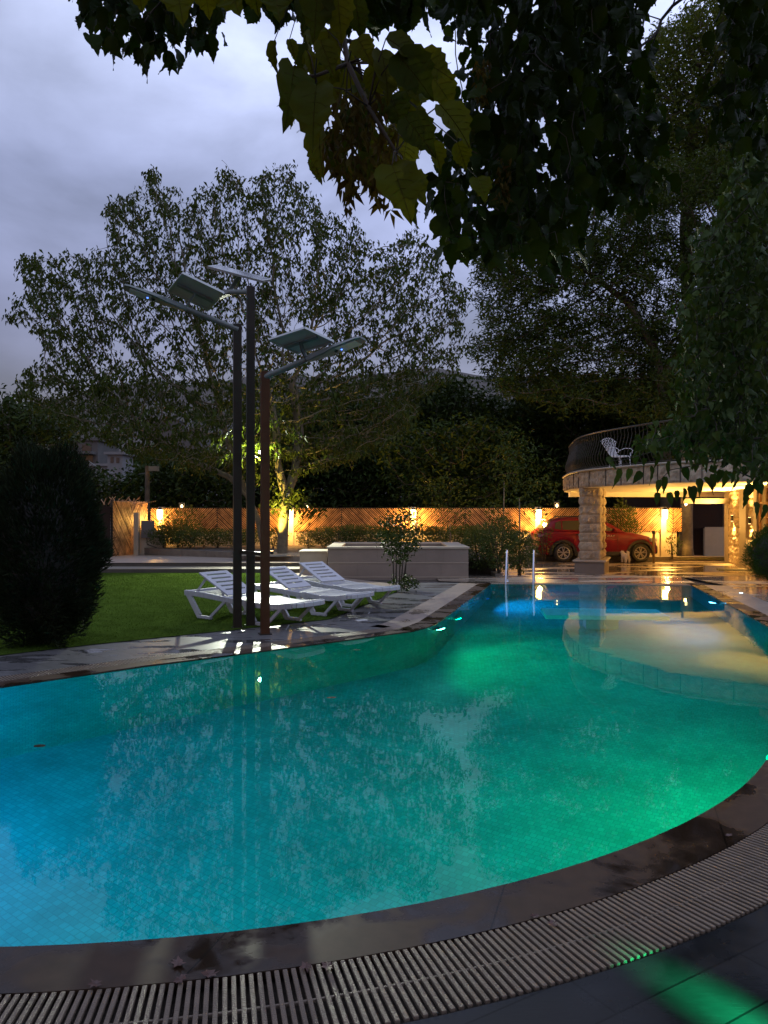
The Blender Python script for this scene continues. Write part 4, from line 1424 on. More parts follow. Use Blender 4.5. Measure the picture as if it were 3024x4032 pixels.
# ================================================================ pool lamps
def pool_lamp(p, to, label, col, pw_, em=6, deg=150, disc=True):
    t = empty('pool_lamp', p)
    d = (Vector(to) - Vector(p)).normalized()
    R = d.to_track_quat('Z', 'Y').to_matrix()
    mb = MB(); mb.lathe([(.11, -.05), (.11, 0), (.095, .012), (.075, .014)], (0, 0, 0), 20, M=R); mb.build('ring', M_panelframe, t, smooth=True)
    e = emis('pool lamp glass ' + label[:12], tuple(min(1, c_ + .30) for c_ in col) if em > 20 else col, em)
    mb = MB(); mb.lathe([(.085, .0), (.08, .035), (.045, .055)], (0, 0, 0), 18, M=R); mb.build('lens', e, t, smooth=True)
    s = spot_light('pool_light', d * .14, d * 2, pw_, col, deg, .6, .02, t)
    tag(t, label, 'pool lamp', 'underwater lamps in the pool wall')
GR = (0.0, 1.0, 0.33); BL = (0.0, 0.30, 1.0); TQ = (0.0, 0.72, 0.80); GT = (0.0, 0.95, 0.48)
pool_lamp((.74, 10.36, -.36), (2.4, 9.7, -1.9), 'bright green underwater lamp at the bend of the garden side pool wall', GR, 150, 60, 105)
pool_lamp((1.12, 11.85, -.85), (3.0, 11.2, -2.0), 'smaller green underwater lamp further along the garden side wall', GT, 30, 12)
pool_lamp((5.68, 13.25, -.42), (3.5, 12.9, -1.2), 'blue white underwater lamp on the right pool wall', BL, 260, 30, 130)
pool_lamp((1.98, 14.9, -1.35), (4.5, 14.0, -1.6), 'faint blue lamp low on the garden side pool wall near the far end', BL, 300, .02, 160)  # extra lamp added to turn the far water blue, lens left almost dark
pool_lamp((2.62, 5.10, -.45), (1.4, 6.6, -1.6), 'green underwater lamp just off the near right pool edge', GR, 200, 3)
pool_lamp((-4.3, 4.15, -.55), (-2.2, 6.4, -1.9), 'blue underwater lamp in the near left pool wall', BL, 620, 10)
pool_lamp((-.9, 2.78, -.6), (-1.0, 7.2, -1.6), 'turquoise underwater lamp in the near pool wall', TQ, 120, 6)

# ================================================================ car
def car():
    t = empty('parked_car', (0, 0, 0))
    L = 4.09; rw, fw, wr = .85, 3.44, .325
    def interp(x, tab):
        for (a, b), (c, d) in zip(tab, tab[1:]):
            if x <= c: return b + (d - b) * max(0, (x - a)) / (c - a)
        return tab[-1][1]
    top = [(0, .62), (.03, .90), (.10, 1.02), (.22, 1.09), (1.5, 1.065), (2.75, 1.03), (2.95, 1.02), (3.4, .96), (3.75, .885), (3.95, .79), (4.05, .66), (4.09, .50)]
    wid = [(0, .70), (.06, .80), (.25, .85), (1.0, .865), (3.2, .865), (3.7, .83), (3.95, .74), (4.05, .64), (4.09, .55)]
    def low(x):
        z = .26 if .15 < x < 3.95 else .30
        for c in (rw, fw):
            d = abs(x - c)
            if d < .40: z = max(z, .30 + math.sqrt(.40 ** 2 - d * d))
        return z
    xs_ = sorted(set([round(i * .04, 3) for i in range(103)] + [.01, .02, rw - .4, rw + .4, fw - .4, fw + .4, 4.07, 4.09]))
    xs_ = [x for x in xs_ if x <= L]
    mb = MB(); m = 13
    for x in xs_:
        zt_ = interp(x, top); zl = min(low(x), zt_ - .08); w = interp(x, wid)
        zs = [zl, zl + (zt_ - zl) * .12, zl + (zt_ - zl) * .35, zl + (zt_ - zl) * .62, zt_ - .10 * (1 if zt_ > .7 else .5), zt_ - .02, zt_ + .015]
        ws = [w * .95, w * .985, w, w * .985, w * .955, w * .90, 0]
        ring_ = [(x, -ws[k], zs[k]) for k in range(7)] + [(x, ws[k], zs[k]) for k in range(5, -1, -1)]
        mb.v.extend(ring_)
    for i in range(len(xs_) - 1):
        for k in range(m - 1):
            a = i * m + k; mb.f.append((a, a + m, a + m + 1, a + 1))
    mb.f.append(tuple(range(m))); e_ = (len(xs_) - 1) * m; mb.f.append(tuple(e_ + k for k in range(m - 1, -1, -1)))
    mb.build('body', M_redpaint, t, smooth=True)
    # greenhouse
    roof = [(.16, 1.08), (.30, 1.24), (.46, 1.40), (.62, 1.455), (1.0, 1.50), (1.6, 1.51), (2.0, 1.485), (2.3, 1.40), (2.6, 1.235), (2.92, 1.02)]
    mb = MB(); gx = [.16 + i * .04 for i in range(70)]; gx = [x for x in gx if x < 2.92] + [2.92]
    m2 = 9
    def gy(x, t_):  # half-width at height fraction
        return .79 - .19 * t_
    for x in gx:
        zr = interp(x, roof); zb_ = interp(x, top) - .01; zr = max(zr, zb_ + .002)
        f = min(1, (zr - zb_) / .42)
        pts = [(-.79, zb_), (-(.79 - .15 * f), zb_ + (zr - zb_) * .82), (-(.79 - .22 * f), zb_ + (zr - zb_) * .95), (-(.79 - .34 * f), zr), (0, zr + .02 * f)]
        mb.v.extend([(x, y, z) for y, z in pts] + [(x, -y, z) for y, z in pts[-2::-1]])
    for i in range(len(gx) - 1):
        for k in range(m2 - 1):
            a = i * m2 + k; mb.f.append((a, a + m2, a + m2 + 1, a + 1))
    mb.build('roof', M_redpaint, t, smooth=True)
    # side glass both sides
    def side_glass(pts2, name='side_window'):
        for sy in (-1, 1):
            vs = []
            for x, z in pts2:
                zr = interp(x, roof); zb_ = interp(x, top) - .01
                f = min(1, (zr - zb_) / .42); tt = (z - zb_) / max(.05, (zr - zb_) * .82)
                y = .79 - .15 * f * min(1, tt) + .006
                vs.append((x, sy * y, z))
            for x, z in pts2: vs.append((x, vs[len(vs) - len(pts2)][1] * .97, z))
            n_ = len(pts2); fs = [tuple(range(n_)), tuple(range(2 * n_ - 1, n_ - 1, -1))] + [(k, (k + 1) % n_, n_ + (k + 1) % n_, n_ + k) for k in range(n_)]
            mb = MB(); mb.add(vs, fs); mb.build(name, M_glass, t)
    side_glass([(.58, 1.13), (.62, 1.33), (.74, 1.385), (.80, 1.385), (.80, 1.105)])
    side_glass([(.85, 1.10), (.85, 1.395), (1.45, 1.41), (1.50, 1.085)])
    side_glass([(1.56, 1.08), (1.52, 1.41), (1.95, 1.385), (2.22, 1.29), (2.52, 1.12), (2.52, 1.05)])
    # rear screen, windscreen
    mb = MB(); mb.add([(.195, -.62, 1.13), (.195, .62, 1.13), (.425, .50, 1.385), (.425, -.50, 1.385), (.21, -.62, 1.12), (.21, .62, 1.12), (.44, .5, 1.37), (.44, -.5, 1.37)], [(0, 3, 2, 1), (4, 5, 6, 7), (0, 1, 5, 4), (2, 3, 7, 6)])
    mb.build('rear_window', M_glass, t)
    mb = MB(); mb.add([(2.86, -.68, 1.085), (2.86, .68, 1.085), (2.32, .50, 1.415), (2.32, -.50, 1.415), (2.84, -.68, 1.06), (2.84, .68, 1.06), (2.30, .5, 1.39), (2.30, -.5, 1.39)], [(0, 1, 2, 3), (7, 6, 5, 4), (0, 4, 5, 1), (2, 6, 7, 3)])
    mb.build('windscreen', M_glass, t)
    mb = MB(); mb.box((.43, 0, 1.435), (.20, 1.0, .03)); mb.build('spoiler', M_clad, t, bevel=.01)
    for sy in (-1, 1):
        mb = MB(); mb.tube([(.75, sy * .55, 1.475), (.85, sy * .55, 1.545), (1.9, sy * .55, 1.55), (2.05, sy * .55, 1.475)], .018, 8); mb.build('roof_rail', M_clad, t)
        # arches
        for c in (rw, fw):
            mb = MB(); n_ = 18
            for i in range(n_ + 1):
                a = PI * i / n_ * 1.08 - .12
                for r_, y in ((.375, .82), (.375, .885), (.46, .885), (.465, .84)):
                    mb.v.append((c + r_ * math.cos(a), sy * y, .30 + r_ * math.sin(a)))
            for i in range(n_):
                for k in range(3):
                    a = i * 4 + k; mb.f.append((a, a + 4, a + 5, a + 1))
            mb.build('wheel_arch', M_clad, t)
        mb = MB(); mb.box((2.145, sy * .855, .29), (1.75, .06, .14)); mb.build('sill', M_clad, t, bevel=.015)
        mb = MB(); mb.box((1.35, sy * .872, .94), (.16, .025, .03)); mb.build('door_handle', M_clad, t, bevel=.006)
        mb = MB(); mb.box((2.25, sy * .872, .93), (.16, .025, .03)); mb.build('door_handle', M_clad, t, bevel=.006)
        mb = MB(); mb.box((2.55, sy * .93, 1.10), (.12, .17, .12)); mb.build('mirror', M_redpaint, t, bevel=.03)
        mb = MB(); mb.add([(-.005, sy * .70, .83), (.02, sy * .80, .83), (.30, sy * .853, .90), (.33, sy * .845, 1.0), (.06, sy * .76, 1.02), (.0, sy * .66, .98),
                           (.05, sy * .60, .83), (.08, sy * .70, .83), (.30, sy * .80, .90), (.33, sy * .78, 1.0), (.12, sy * .66, 1.02), (.06, sy * .58, .98)],
                          [(0, 1, 2, 3, 4, 5), (11, 10, 9, 8, 7, 6)] + [(k, (k + 1) % 6, 6 + (k + 1) % 6, 6 + k) for k in range(6)])
        mb.build('tail_lamp', M_tail, t)
        mb = MB(); mb.box((3.88, sy * .70, .76), (.30, .16, .13), rz=-sy * .5); mb.build('headlight', M_lens, t, bevel=.03)
        mb = MB()
        for x in (1.50, 2.68): mb = MB(); mb.box((x, sy * .862, .72), (.008, .012, .62)); mb.build('door_gap', M_clad, t)
        for c in (rw, fw):
            w_ = empty('wheel', (c, sy * .80, .315), 0, t)
            R = Matrix.Rotation(sy * PI / 2, 3, 'X')
            mb = MB(); mb.lathe([(.20, -.05), (.205, -.088), (.30, -.095), (.318, -.06), (.318, .06), (.30, .095), (.215, .09), (.20, .05)], n=32, M=R, cap=False); mb.build('tyre', M_tyre, w_, smooth=True)
            mb = MB(); mb.lathe([(.200, -.05), (.212, -.092), (.192, -.088), (.185, -.03)], n=32, M=R, cap=False)
            mb.build('rim', M_rim, w_, smooth=True)
            mb = MB(); mb.lathe([(.20, -.012), (.20, .0)], n=24, M=R); mb.build('brake', M_black, w_)
            mb = MB()
            for q in range(5):
                a = 2 * PI * q / 5 + .3
                d = Vector((math.cos(a), 0, math.sin(a))); d2 = Vector((math.cos(a + .22), 0, math.sin(a + .22))); d3 = Vector((math.cos(a - .22), 0, math.sin(a - .22)))
                o_ = Vector((0, sy * .07, 0))
                mb.bar(o_ + d * .03, o_ + d2 * .195, .028, .022, up=(0, 1, 0)); mb.bar(o_ + d * .03, o_ + d3 * .195, .028, .022, up=(0, 1, 0))
            mb.lathe([(.045, -.085), (.05, -.07), (.05, -.05)], n=16, M=R)
            mb.build('spokes', M_rim, w_)
    mb = MB(); mb.box((.02, 0, .40), (.14, 1.45, .26)); mb.build('rear_bumper', M_clad, t, bevel=.05)
    mb = MB(); mb.box((.03, -.55, .28), (.16, .35, .06)); mb.box((.03, .55, .28), (.16, .35, .06)); mb.build('skid_plate', M_rim, t, bevel=.02)
    mb = MB(); mb.box((4.02, 0, .42), (.16, 1.30, .30)); mb.build('front_bumper', M_clad, t, bevel=.06)
    mb = MB(); mb.box((-.055, 0, .50), (.012, .42, .11)); mb.build('number_plate', M_plate, t)
    # lettering on the front door
    fc = bpy.data.curves.new('lettering', 'FONT'); fc.body = 'STEPWAY'; fc.size = .10; fc.extrude = .002; fc.space_character = 1.35
    fo = bpy.data.objects.new('lettering', fc); COL.objects.link(fo); fo.parent = t
    fo.location = (2.03, -.874, .86); fo.rotation_euler = (PI / 2, 0, 0)
    bpy.context.view_layer.update()
    fm = bpy.data.meshes.new_from_object(fo.evaluated_get(bpy.context.evaluated_depsgraph_get()))
    fm.materials.clear(); fm.materials.append(M_plate)
    fo2 = bpy.data.objects.new('door_lettering', fm); COL.objects.link(fo2); fo2.parent = t
    fo2.location = fo.location; fo2.rotation_euler = fo.rotation_euler
    bpy.data.objects.remove(fo)
    return t
c = car()
cp = P(2120, 2217, 26.0)
c.location = (cp.x, 26.9, -.2); c.rotation_euler = (0, 0, math.radians(-1.5))
c.location.x = cp.x + .02
tag(c, 'dark red hatchback parked side on behind the stone pillar', 'car')

# bollard
b = empty('bollard', G(2574, 2217, -.2))
mb = MB(); mb.tube([(0, 0, 0), (0, 0, .98)], .042, 16); mb.build('post', mat('ochre painted steel', (.16, .10, .035), .5, var=.2), b, smooth=True)
mb = MB(); mb.lathe([(.05, .97), (.055, .99), (.055, 1.06), (.035, 1.09)], n=16); mb.build('cap', M_black, b, smooth=True)
tag(b, 'ochre steel bollard with a black cap by the nose of the car', 'bollard')

# dog seen from behind
def skin_obj(name, verts, edges, radii, m, parent=None, sub=1):
    me = bpy.data.meshes.new(name); me.from_pydata(verts, edges, []); me.materials.append(m)
    o = bpy.data.objects.new(name, me); COL.objects.link(o)
    md = o.modifiers.new('skin', 'SKIN')
    if not me.skin_vertices: me.attributes  # layer is made by the modifier
    if me.skin_vertices:
        for i, r in enumerate(radii): me.skin_vertices[0].data[i].radius = (r, r)
        me.skin_vertices[0].data[0].use_root = True
    s = o.modifiers.new('sub', 'SUBSURF'); s.levels = sub; s.render_levels = sub
    if parent: o.parent = parent
    return o, bool(me.skin_vertices)
dg = empty('dog', G(2470, 2218, -.2), 0.12)
V = [(0, 0, .24), (0, .12, .25), (0, .26, .25), (0, .33, .30), (0, .40, .36), (0, .48, .34),
     (-.055, 0.0, .17), (-.06, -.03, .10), (-.06, -.01, .015), (.055, 0.0, .17), (.06, -.03, .10), (.06, -.01, .015),
     (-.05, .28, .14), (-.05, .29, .015), (.05, .28, .14), (.05, .29, .015), (0, -.06, .30), (0, -.07, .36), (0, -.02, .39)]
E = [(0, 1), (1, 2), (2, 3), (3, 4), (4, 5), (0, 6), (6, 7), (7, 8), (0, 9), (9, 10), (10, 11), (2, 12), (12, 13), (2, 14), (14, 15), (0, 16), (16, 17), (17, 18)]
Rr = [.085, .085, .09, .06, .065, .03, .05, .028, .026, .05, .028, .026, .035, .026, .035, .026, .03, .04, .035]
db, okk = skin_obj('body', V, E, Rr, M_dogfur, dg, 2)
if not okk:
    bpy.data.objects.remove(db)
    mb = MB()
    mb.tube([V[0], V[1], V[2], V[3], V[4], V[5]], [.07, .095, .09, .07, .065, .02], 12)
    for ch_ in ([0, 6, 7, 8], [0, 9, 10, 11], [2, 12, 13], [2, 14, 15], [0, 16, 17, 18]): mb.tube([V[k] for k in ch_], [Rr[k] for k in ch_], 10)
    db = mb.build('body', M_dogfur, dg, smooth=True)
# shaggy fur
fp = []
for (i, j) in E:
    a, b_ = Vector(V[i]), Vector(V[j])
    for k in range(70):
        t_ = rng.random(); c_ = a.lerp(b_, t_); r_ = (Rr[i] * (1 - t_) + Rr[j] * t_) * .85
        d = Vector(rng.normal(size=3)); d.normalize(); fp.append((c_ + d * r_, d))
fB = np.array([p[:] for p, d in fp]); fA = np.array([(d + Vector((0, -.2, -.6)))[:] for p, d in fp])
fu = leaf_obj('fur', fB, fA, rand_dirs(len(fB)), rng.uniform(.02, .045, len(fB)), np.full(len(fB), .006), leaf_quad(), M_dogfur, dg)
tag(dg, 'small shaggy white dog standing with its back to the camera beside the car wheel', 'dog')

# balcony chair
ch = empty('iron_garden_chair', (P(2400, 2016, 22.0).x + .30, 22.0, 2.66), math.radians(-62))
mb = MB(); n_ = 9
base_c = Vector((-.22, 0, .43))
for i in range(n_):
    a = math.radians(-38 + 76 * i / (n_ - 1)); 
    top_ = Vector((-.42 - .04 * math.cos(a), math.sin(a) * .42, .43 + .50 * math.cos(a * .9)))
    mb.tube([base_c + Vector((0, math.sin(a) * .22, 0)), base_c.lerp(top_, .5) + Vector((-.02, math.sin(a) * .06, 0)), top_], .008, 6)
    cpts = [top_ + Vector((0, .035 * math.sin(q), .035 * (1 - math.cos(q)))) for q in [0, .8, 1.6, 2.4, 3.2, 4.0, 4.8]]
    mb.tube(cpts, .007, 5)
mb.build('backrest', M_whiteiron, ch)
mb = MB(); rr_ = [(.25 * math.cos(q), .24 * math.sin(q), .43) for q in [2 * PI * k / 20 for k in range(21)]]
mb.tube(rr_, .012, 6)
for k in range(9): 
    y = -.2 + .05 * k; w_ = math.sqrt(max(0, .24 ** 2 - y * y)); mb.bar((-w_, y, .43), (w_, y, .43), .012, .008)
mb.build('seat', M_whiteiron, ch)
for sx, sy in ((-.2, -.17), (-.2, .17), (.2, -.17), (.2, .17)):
    mb = MB(); mb.tube([(sx, sy, .43), (sx * 1.05, sy * 1.05, .22), (sx * 1.3, sy * 1.3, 0)], .011, 6); mb.build('leg', M_whiteiron, ch)
for sy in (-1, 1):
    mb = MB(); mb.tube([(-.30, sy * .24, .62), (-.1, sy * .29, .68), (.12, sy * .29, .66), (.22, sy * .27, .60), (.20, sy * .26, .52), (.13, sy * .26, .53), (.16, sy * .25, .44)], .010, 6); mb.build('armrest', M_whiteiron, ch)
tag(ch, 'white wrought iron chair with a fan shaped back on the balcony', 'chair')

# floodlight by the walnut trunk
fl_ = empty('floodlight', P(1027, 1780, 21.6))
mb = MB(); mb.box((0, .03, 0), (.20, .06, .14)); mb.build('housing', M_black, fl_, bevel=.01)
mb = MB(); mb.box((0, -.004, 0), (.13, .008, .08)); mb.build('lens', M_coolwhite, fl_)
mb = MB(); mb.tube([(0, .05, .0), (.05, .2, .12), (.3, .7, .2), (.55, .95, .05)], .02, 6); mb.build('bracket', M_pole, fl_)
spot_light('floodlight_beam', (0, -.06, 0), (1.2, -9.5, -3.2), 3500, (.94, 1.0, .80), 100, .55, .05, fl_)
tag(fl_, 'glaring cool white floodlight hung in the walnut tree', 'floodlight')
# uplight at the trunk foot
ul = empty('garden_uplight', (P(1068, 2190, 21.6).x, 21.7, .30))
mb = MB(); mb.lathe([(.04, .0), (.05, .05), (.055, .10)], n=12); mb.build('housing', M_black, ul)
mb = MB(); mb.lathe([(.045, .101), (.045, .106)], n=12); mb.build('lens', M_warmS, ul)
spot_light('uplight_beam', (0, 0, .13), (.22, .45, 2.4), 2600, (1.0, .70, .12), 58, .7, .03, ul)
tag(ul, 'warm garden spotlight on the ground lighting the walnut trunk', 'garden light')
obx = empty('power_outlet_box', P(1130, 1950, 22.0))
mb = MB(); mb.box((0, 0, 0), (.16, .12, .14)); mb.build('box', M_black, obx)
mb = MB(); mb.box((.03, -.063, 0), (.08, .01, .12)); pl_ = mb.build('face_plate', M_plate, obx)
mb = MB()
for z in (-.025, .025): mb.box((.03, -.07, z), (.035, .006, .03))
mb.build('socket', M_black, pl_)
tag(obx, 'small black and white outlet box fixed to the walnut trunk', 'outlet box')

# ================================================================ trees
def hang_leaves(name, nodes, per, L, spread, down, tmpl, m, parent, wr=.42, seed=0, up=0.0):
    n = len(nodes) * per
    B = np.repeat(np.asarray(nodes), per, 0) + rng.normal(size=(n, 3)) * spread
    A = rand_dirs(n); A[:, 2] = A[:, 2] * .6 - down + up
    N_ = rand_dirs(n); N_[:, 2] = abs(N_[:, 2]) + .2
    ln = rng.uniform(L * .65, L * 1.2, n)
    return leaf_obj(name, B, A, N_, ln, ln * wr, tmpl, m, parent)

def clumpy(poly, n, D0, D1, gaps, gs):
    if gaps <= 0: return sample_poly(poly, n, D0, D1)
    p = sample_poly(poly, int(n / (1 - gaps)) + 10, D0, D1)
    q = p * gs
    f = (np.sin(q[:, 0] * 1.7 + 1.1 * np.sin(q[:, 2] * 1.3 + 2)) + np.sin(q[:, 2] * 2.1 + 1.3 * np.sin(q[:, 1] * 1.1)) + np.sin(q[:, 1] * 1.5 + q[:, 0] * .9 + 1)
         + .6 * np.sin(q[:, 0] * 4.3 + q[:, 2] * 3.1) + .6 * np.sin(q[:, 2] * 5.2 - q[:, 1] * 3.7))
    return p[f > np.quantile(f, gaps)]

def make_tree(name, label, cat, stems, polys, nattr, step, kill, leafm, barkm, per, L, spread, down=.8, tip=.008, tmpl=None, group=None, expo=2.3, rleaf=.03, wr=.42, trunk_r=None, infl=3.0, jitter=.15, bunch=1.0, gaps=0.0, gs=1.0):
    t = empty(name, stems[0][0][0])
    o0 = np.array(stems[0][0][0])
    at = []
    tot = sum(p[3] for p in polys)
    for poly, D0, D1, w in polys: at.append(clumpy(poly, int(nattr * w / tot), D0, D1, gaps, gs))
    at = np.concatenate(at)
    seeds = []
    for pts, parent_idx in stems:
        prev = parent_idx
        for k, p in enumerate(pts):
            if prev is None or k > 0 or parent_idx is not None:
                pass
            # subdivide
            if k == 0:
                seeds.append((tuple(p), -1 if prev is None else prev)); prev = len(seeds) - 1
            else:
                a = np.array(pts[k - 1], float); b_ = np.array(p, float); n_ = max(1, int(np.linalg.norm(b_ - a) / step))
                for q in range(1, n_ + 1):
                    seeds.append((tuple(a + (b_ - a) * q / n_), prev)); prev = len(seeds) - 1
    pos, par = grow(seeds, at, step, infl, kill, 150, jitter)
    R, chn = tree_radii(par, tip, expo)
    if trunk_r:
        n0 = len(seeds)
        for i in range(n0):
            R[i] = max(R[i], trunk_r * (1 - .75 * i / n0))
    mb = MB(); wood_mesh(mb, pos - o0, par, R, chn)
    mb.build('trunk', barkm, t, smooth=True)
    ns0 = len(seeds)
    idx = [i for i in range(ns0, len(pos)) if R[i] < rleaf]
    sel = rng.random(len(idx)) < bunch
    nodes = (pos[idx] - o0)[sel]; print('TREE', label[:30], len(at), len(pos), len(idx))
    hang_leaves('foliage', nodes, per, L, spread, down, tmpl or leaf_small(), leafm, t, wr)
    tag(t, label, cat, group)
    return t, pos, R

X = lambda px, py, D: tuple(P(px, py, D))
base = (P(1112, 2190, 22.2).x, 22.2, .25)
wal_poly = [(20, 1270), (70, 1160), (50, 1010), (130, 990), (330, 990), (430, 960), (395, 860), (420, 770), (540, 740), (585, 630), (650, 720), (740, 760), (850, 720), (870, 615), (930, 680),
            (1000, 690), (1150, 630), (1230, 750), (1290, 830), (1430, 860), (1440, 950), (1560, 970), (1640, 880), (1700, 950), (1790, 1090), (1850, 1130), (1830, 1300), (1850, 1350), (1780, 1480),
            (1650, 1620), (1500, 1760), (1300, 1830), (1000, 1780), (800, 1860), (600, 1820), (420, 1740), (200, 1640), (60, 1560), (100, 1450), (190, 1400), (150, 1300)]
stems = [([base, X(1114, 2100, 22.2), X(1122, 2000, 22.2), X(1126, 1950, 22.2), X(1165, 1850, 22.4), X(1180, 1700, 22.6), X(1150, 1500, 22.4)], None),
         ([X(1124, 1950, 22.2), X(1092, 1830, 22.0), X(1088, 1700, 21.8), X(1060, 1560, 21.6)], 4),
         ([(P(1045, 2195, 22.8).x, 22.8, .25), X(1020, 2060, 22.9), X(975, 1950, 23.0), X(905, 1880, 23.1), X(730, 1800, 23.3), X(560, 1690, 23.5)], None),
         ([X(975, 1950, 23.0), X(900, 1750, 22.9), X(850, 1560, 22.8)], None)]
tw, wpos, wR = make_tree('walnut_tree', 'big open crowned walnut tree with a yellow lit trunk on the lawn edge', 'tree', stems,
          [(wal_poly, 19.8, 25.5, 1.0), ([(40, 1560), (100, 1450), (700, 1480), (1300, 1560), (1800, 1400), (1650, 1640), (1500, 1800), (1300, 1860), (1000, 1800), (800, 1870), (600, 1830), (420, 1750), (200, 1660)], 19.8, 25.5, .22)], 10500, .19, .255, L_walnut, M_bark_pale, 8, .165, .075, 1.1, tip=.0055, expo=2.45, rleaf=.022, infl=4.5, bunch=.55, gaps=.30, gs=1.9, trunk_r=.155)
# lower leafy shoots around the trunk
lo = sample_poly([(1060, 2020), (1080, 1880), (1150, 1900), (1240, 1940), (1270, 2020), (1200, 2050), (1150, 2030)], 60, 21.6, 22.4)
lo2 = sample_poly([(930, 1900), (960, 1750), (1020, 1700), (1080, 1760), (1060, 1900)], 50, 21.7, 22.5)
hang_leaves('lower_foliage', np.concatenate([lo, lo2]) - np.array(base), 6, .16, .10, .8, leaf_small(), L_walnut, tw)

# feathery tree right of centre
tp_ = [(1860, 1020), (1900, 950), (2010, 830), (2150, 760), (2320, 700), (2560, 640), (2800, 560), (3060, 500), (3060, 1600), (2650, 1660), (2300, 1640), (2050, 1580), (1900, 1500), (1850, 1380), (1900, 1250), (1850, 1130)]
b2 = (11.0, 30.0, -.2)
make_tree('feathery_tree', 'tall dark feathery leaved tree rising behind the balcony', 'tree',
          [([b2, X(2620, 1700, 30), X(2590, 1400, 30), X(2570, 1250, 30)], None), ([X(2590, 1400, 30), X(2480, 1200, 30.5), X(2330, 1080, 31)], 20), ([X(2600, 1500, 30), X(2760, 1250, 29.5), X(2850, 1000, 30)], 18)],
          [(tp_, 27.5, 34.5, 1.0)], 7500, .27, .38, L_ash, M_bark, 20, .22, .16, .35, tip=.009, expo=2.35, rleaf=.06, wr=.30, infl=5, bunch=.85, gaps=.3, gs=.8)
tp2 = [(2490, 720), (2480, 480), (2520, 300), (2560, 130), (2680, 70), (2760, 10), (2800, -60), (2900, -60), (3060, -20), (3060, 700), (2800, 800)]
make_tree('tall_poplar', 'slender tall tree with yellow green leaves against the sky at upper right', 'tree',
          [([(14.4, 35, -.2), X(2720, 1500, 35), X(2700, 900, 35), X(2740, 400, 35)], None)],
          [(tp2, 33, 37.5, 1.0)], 4200, .26, .36, L_yellowgreen, M_bark, 14, .24, .25, .3, tip=.014, expo=2.2, rleaf=.06, wr=.34, infl=6)

# dark trees beyond the fence
def back_tree(poly, D0, D1, label, n, per, leafm, L=.20, spread=.26):
    pa = np.array(poly); cx = pa[:, 0].mean(); D = (D0 + D1) / 2
    bx = (cx - 1512) / F * D
    gz = -.2 if D < 36 else .1
    top = pa[:, 1].min() * .4 + pa[:, 1].max() * .6
    make_tree('dense_tree', label, 'tree', [([(bx, D, gz), tuple(P(cx, top, D))], None)], [(poly, D0, D1, 1.0)], n * 4, .33, .42, leafm, M_bark, per + 6, L * 1.35, spread, .45, tip=.012, group='dark trees beyond the fence', rleaf=.07, infl=6)
back_tree([(-160, 1990), (-160, 1600), (40, 1555), (160, 1600), (330, 1690), (300, 1740), (180, 1760), (130, 1990)], 28.2, 31, 'dark leafy tree at the left frame edge behind the conifer shrub', 330, 12, L_dark)
back_tree([(230, 2010), (240, 1860), (330, 1850), (430, 1885), (520, 1890), (560, 2010)], 30, 32, 'low dark bush behind the gate below the hillside houses', 300, 12, L_dark)
back_tree([(500, 2010), (500, 1900), (560, 1830), (640, 1790), (800, 1800), (960, 1780), (960, 2010)], 29.5, 33, 'dark bushy tree behind the fence left of the lamp posts', 420, 14, L_dark)
back_tree([(900, 2010), (950, 1700), (1100, 1600), (1350, 1530), (1480, 1600), (1500, 2010)], 33, 38, 'dark tree beyond the fence directly behind the walnut trunk', 620, 13, L_dark, .22)
back_tree([(1380, 2010), (1420, 1640), (1600, 1530), (1800, 1510), (2000, 1600), (2080, 1700), (2060, 2010)], 33, 38, 'dark tree beyond the fence above the stone planter box', 800, 13, L_dark, .22)
back_tree([(1980, 2015), (2000, 1620), (2150, 1500), (2400, 1480), (2640, 1540), (2760, 1700), (2760, 2015)], 32, 37, 'darkest tree beyond the fence directly left of the balcony railing', 1000, 13, L_dark, .22)
back_tree([(1560, 1960), (1500, 1800), (1560, 1700), (1700, 1680), (1900, 1640), (2050, 1720), (2060, 1900), (1900, 1990), (1700, 1990)], 28.6, 30.5, 'olive green tree leaning over the fence above the planter box', 420, 11, L_ash, .18)
back_tree([(2500, 2000), (2520, 1500), (2700, 1350), (3060, 1250), (3060, 2000)], 35.5, 39, 'dark tree behind the villa seen over its roof', 700, 12, L_dark, .24)

# broad leaved tree reaching in from the right
R_poly = [(2860, 700), (2900, 600), (3060, 420), (3060, 1880), (2940, 1830), (2820, 1800), (2760, 1800), (2680, 1770), (2620, 1750), (2560, 1760), (2470, 1770), (2520, 1730), (2640, 1680), (2690, 1560), (2640, 1440), (2700, 1330), (2660, 1200), (2760, 1080), (2720, 960), (2830, 860)]
t_r, rpos, rR = make_tree('mulberry_tree', 'broad leaved tree reaching in from the right in front of the balcony', 'tree',
          [([(5.4, 6.6, 0), (5.0, 6.8, 1.8), X(3200, 1300, 6.9), X(3120, 900, 6.9)], None), ([(5.0, 6.8, 1.8), X(3080, 1650, 6.9), X(2850, 1700, 6.9)], 6)],
          [(R_poly, 5.9, 7.9, 1.0)], 4500, .09, .11, L_mulb, M_twig, 3, .085, .05, .9, tip=.0028, expo=2.3, rleaf=.02, tmpl=leaf_big(False, 3), wr=.62, infl=1.5, jitter=.2)
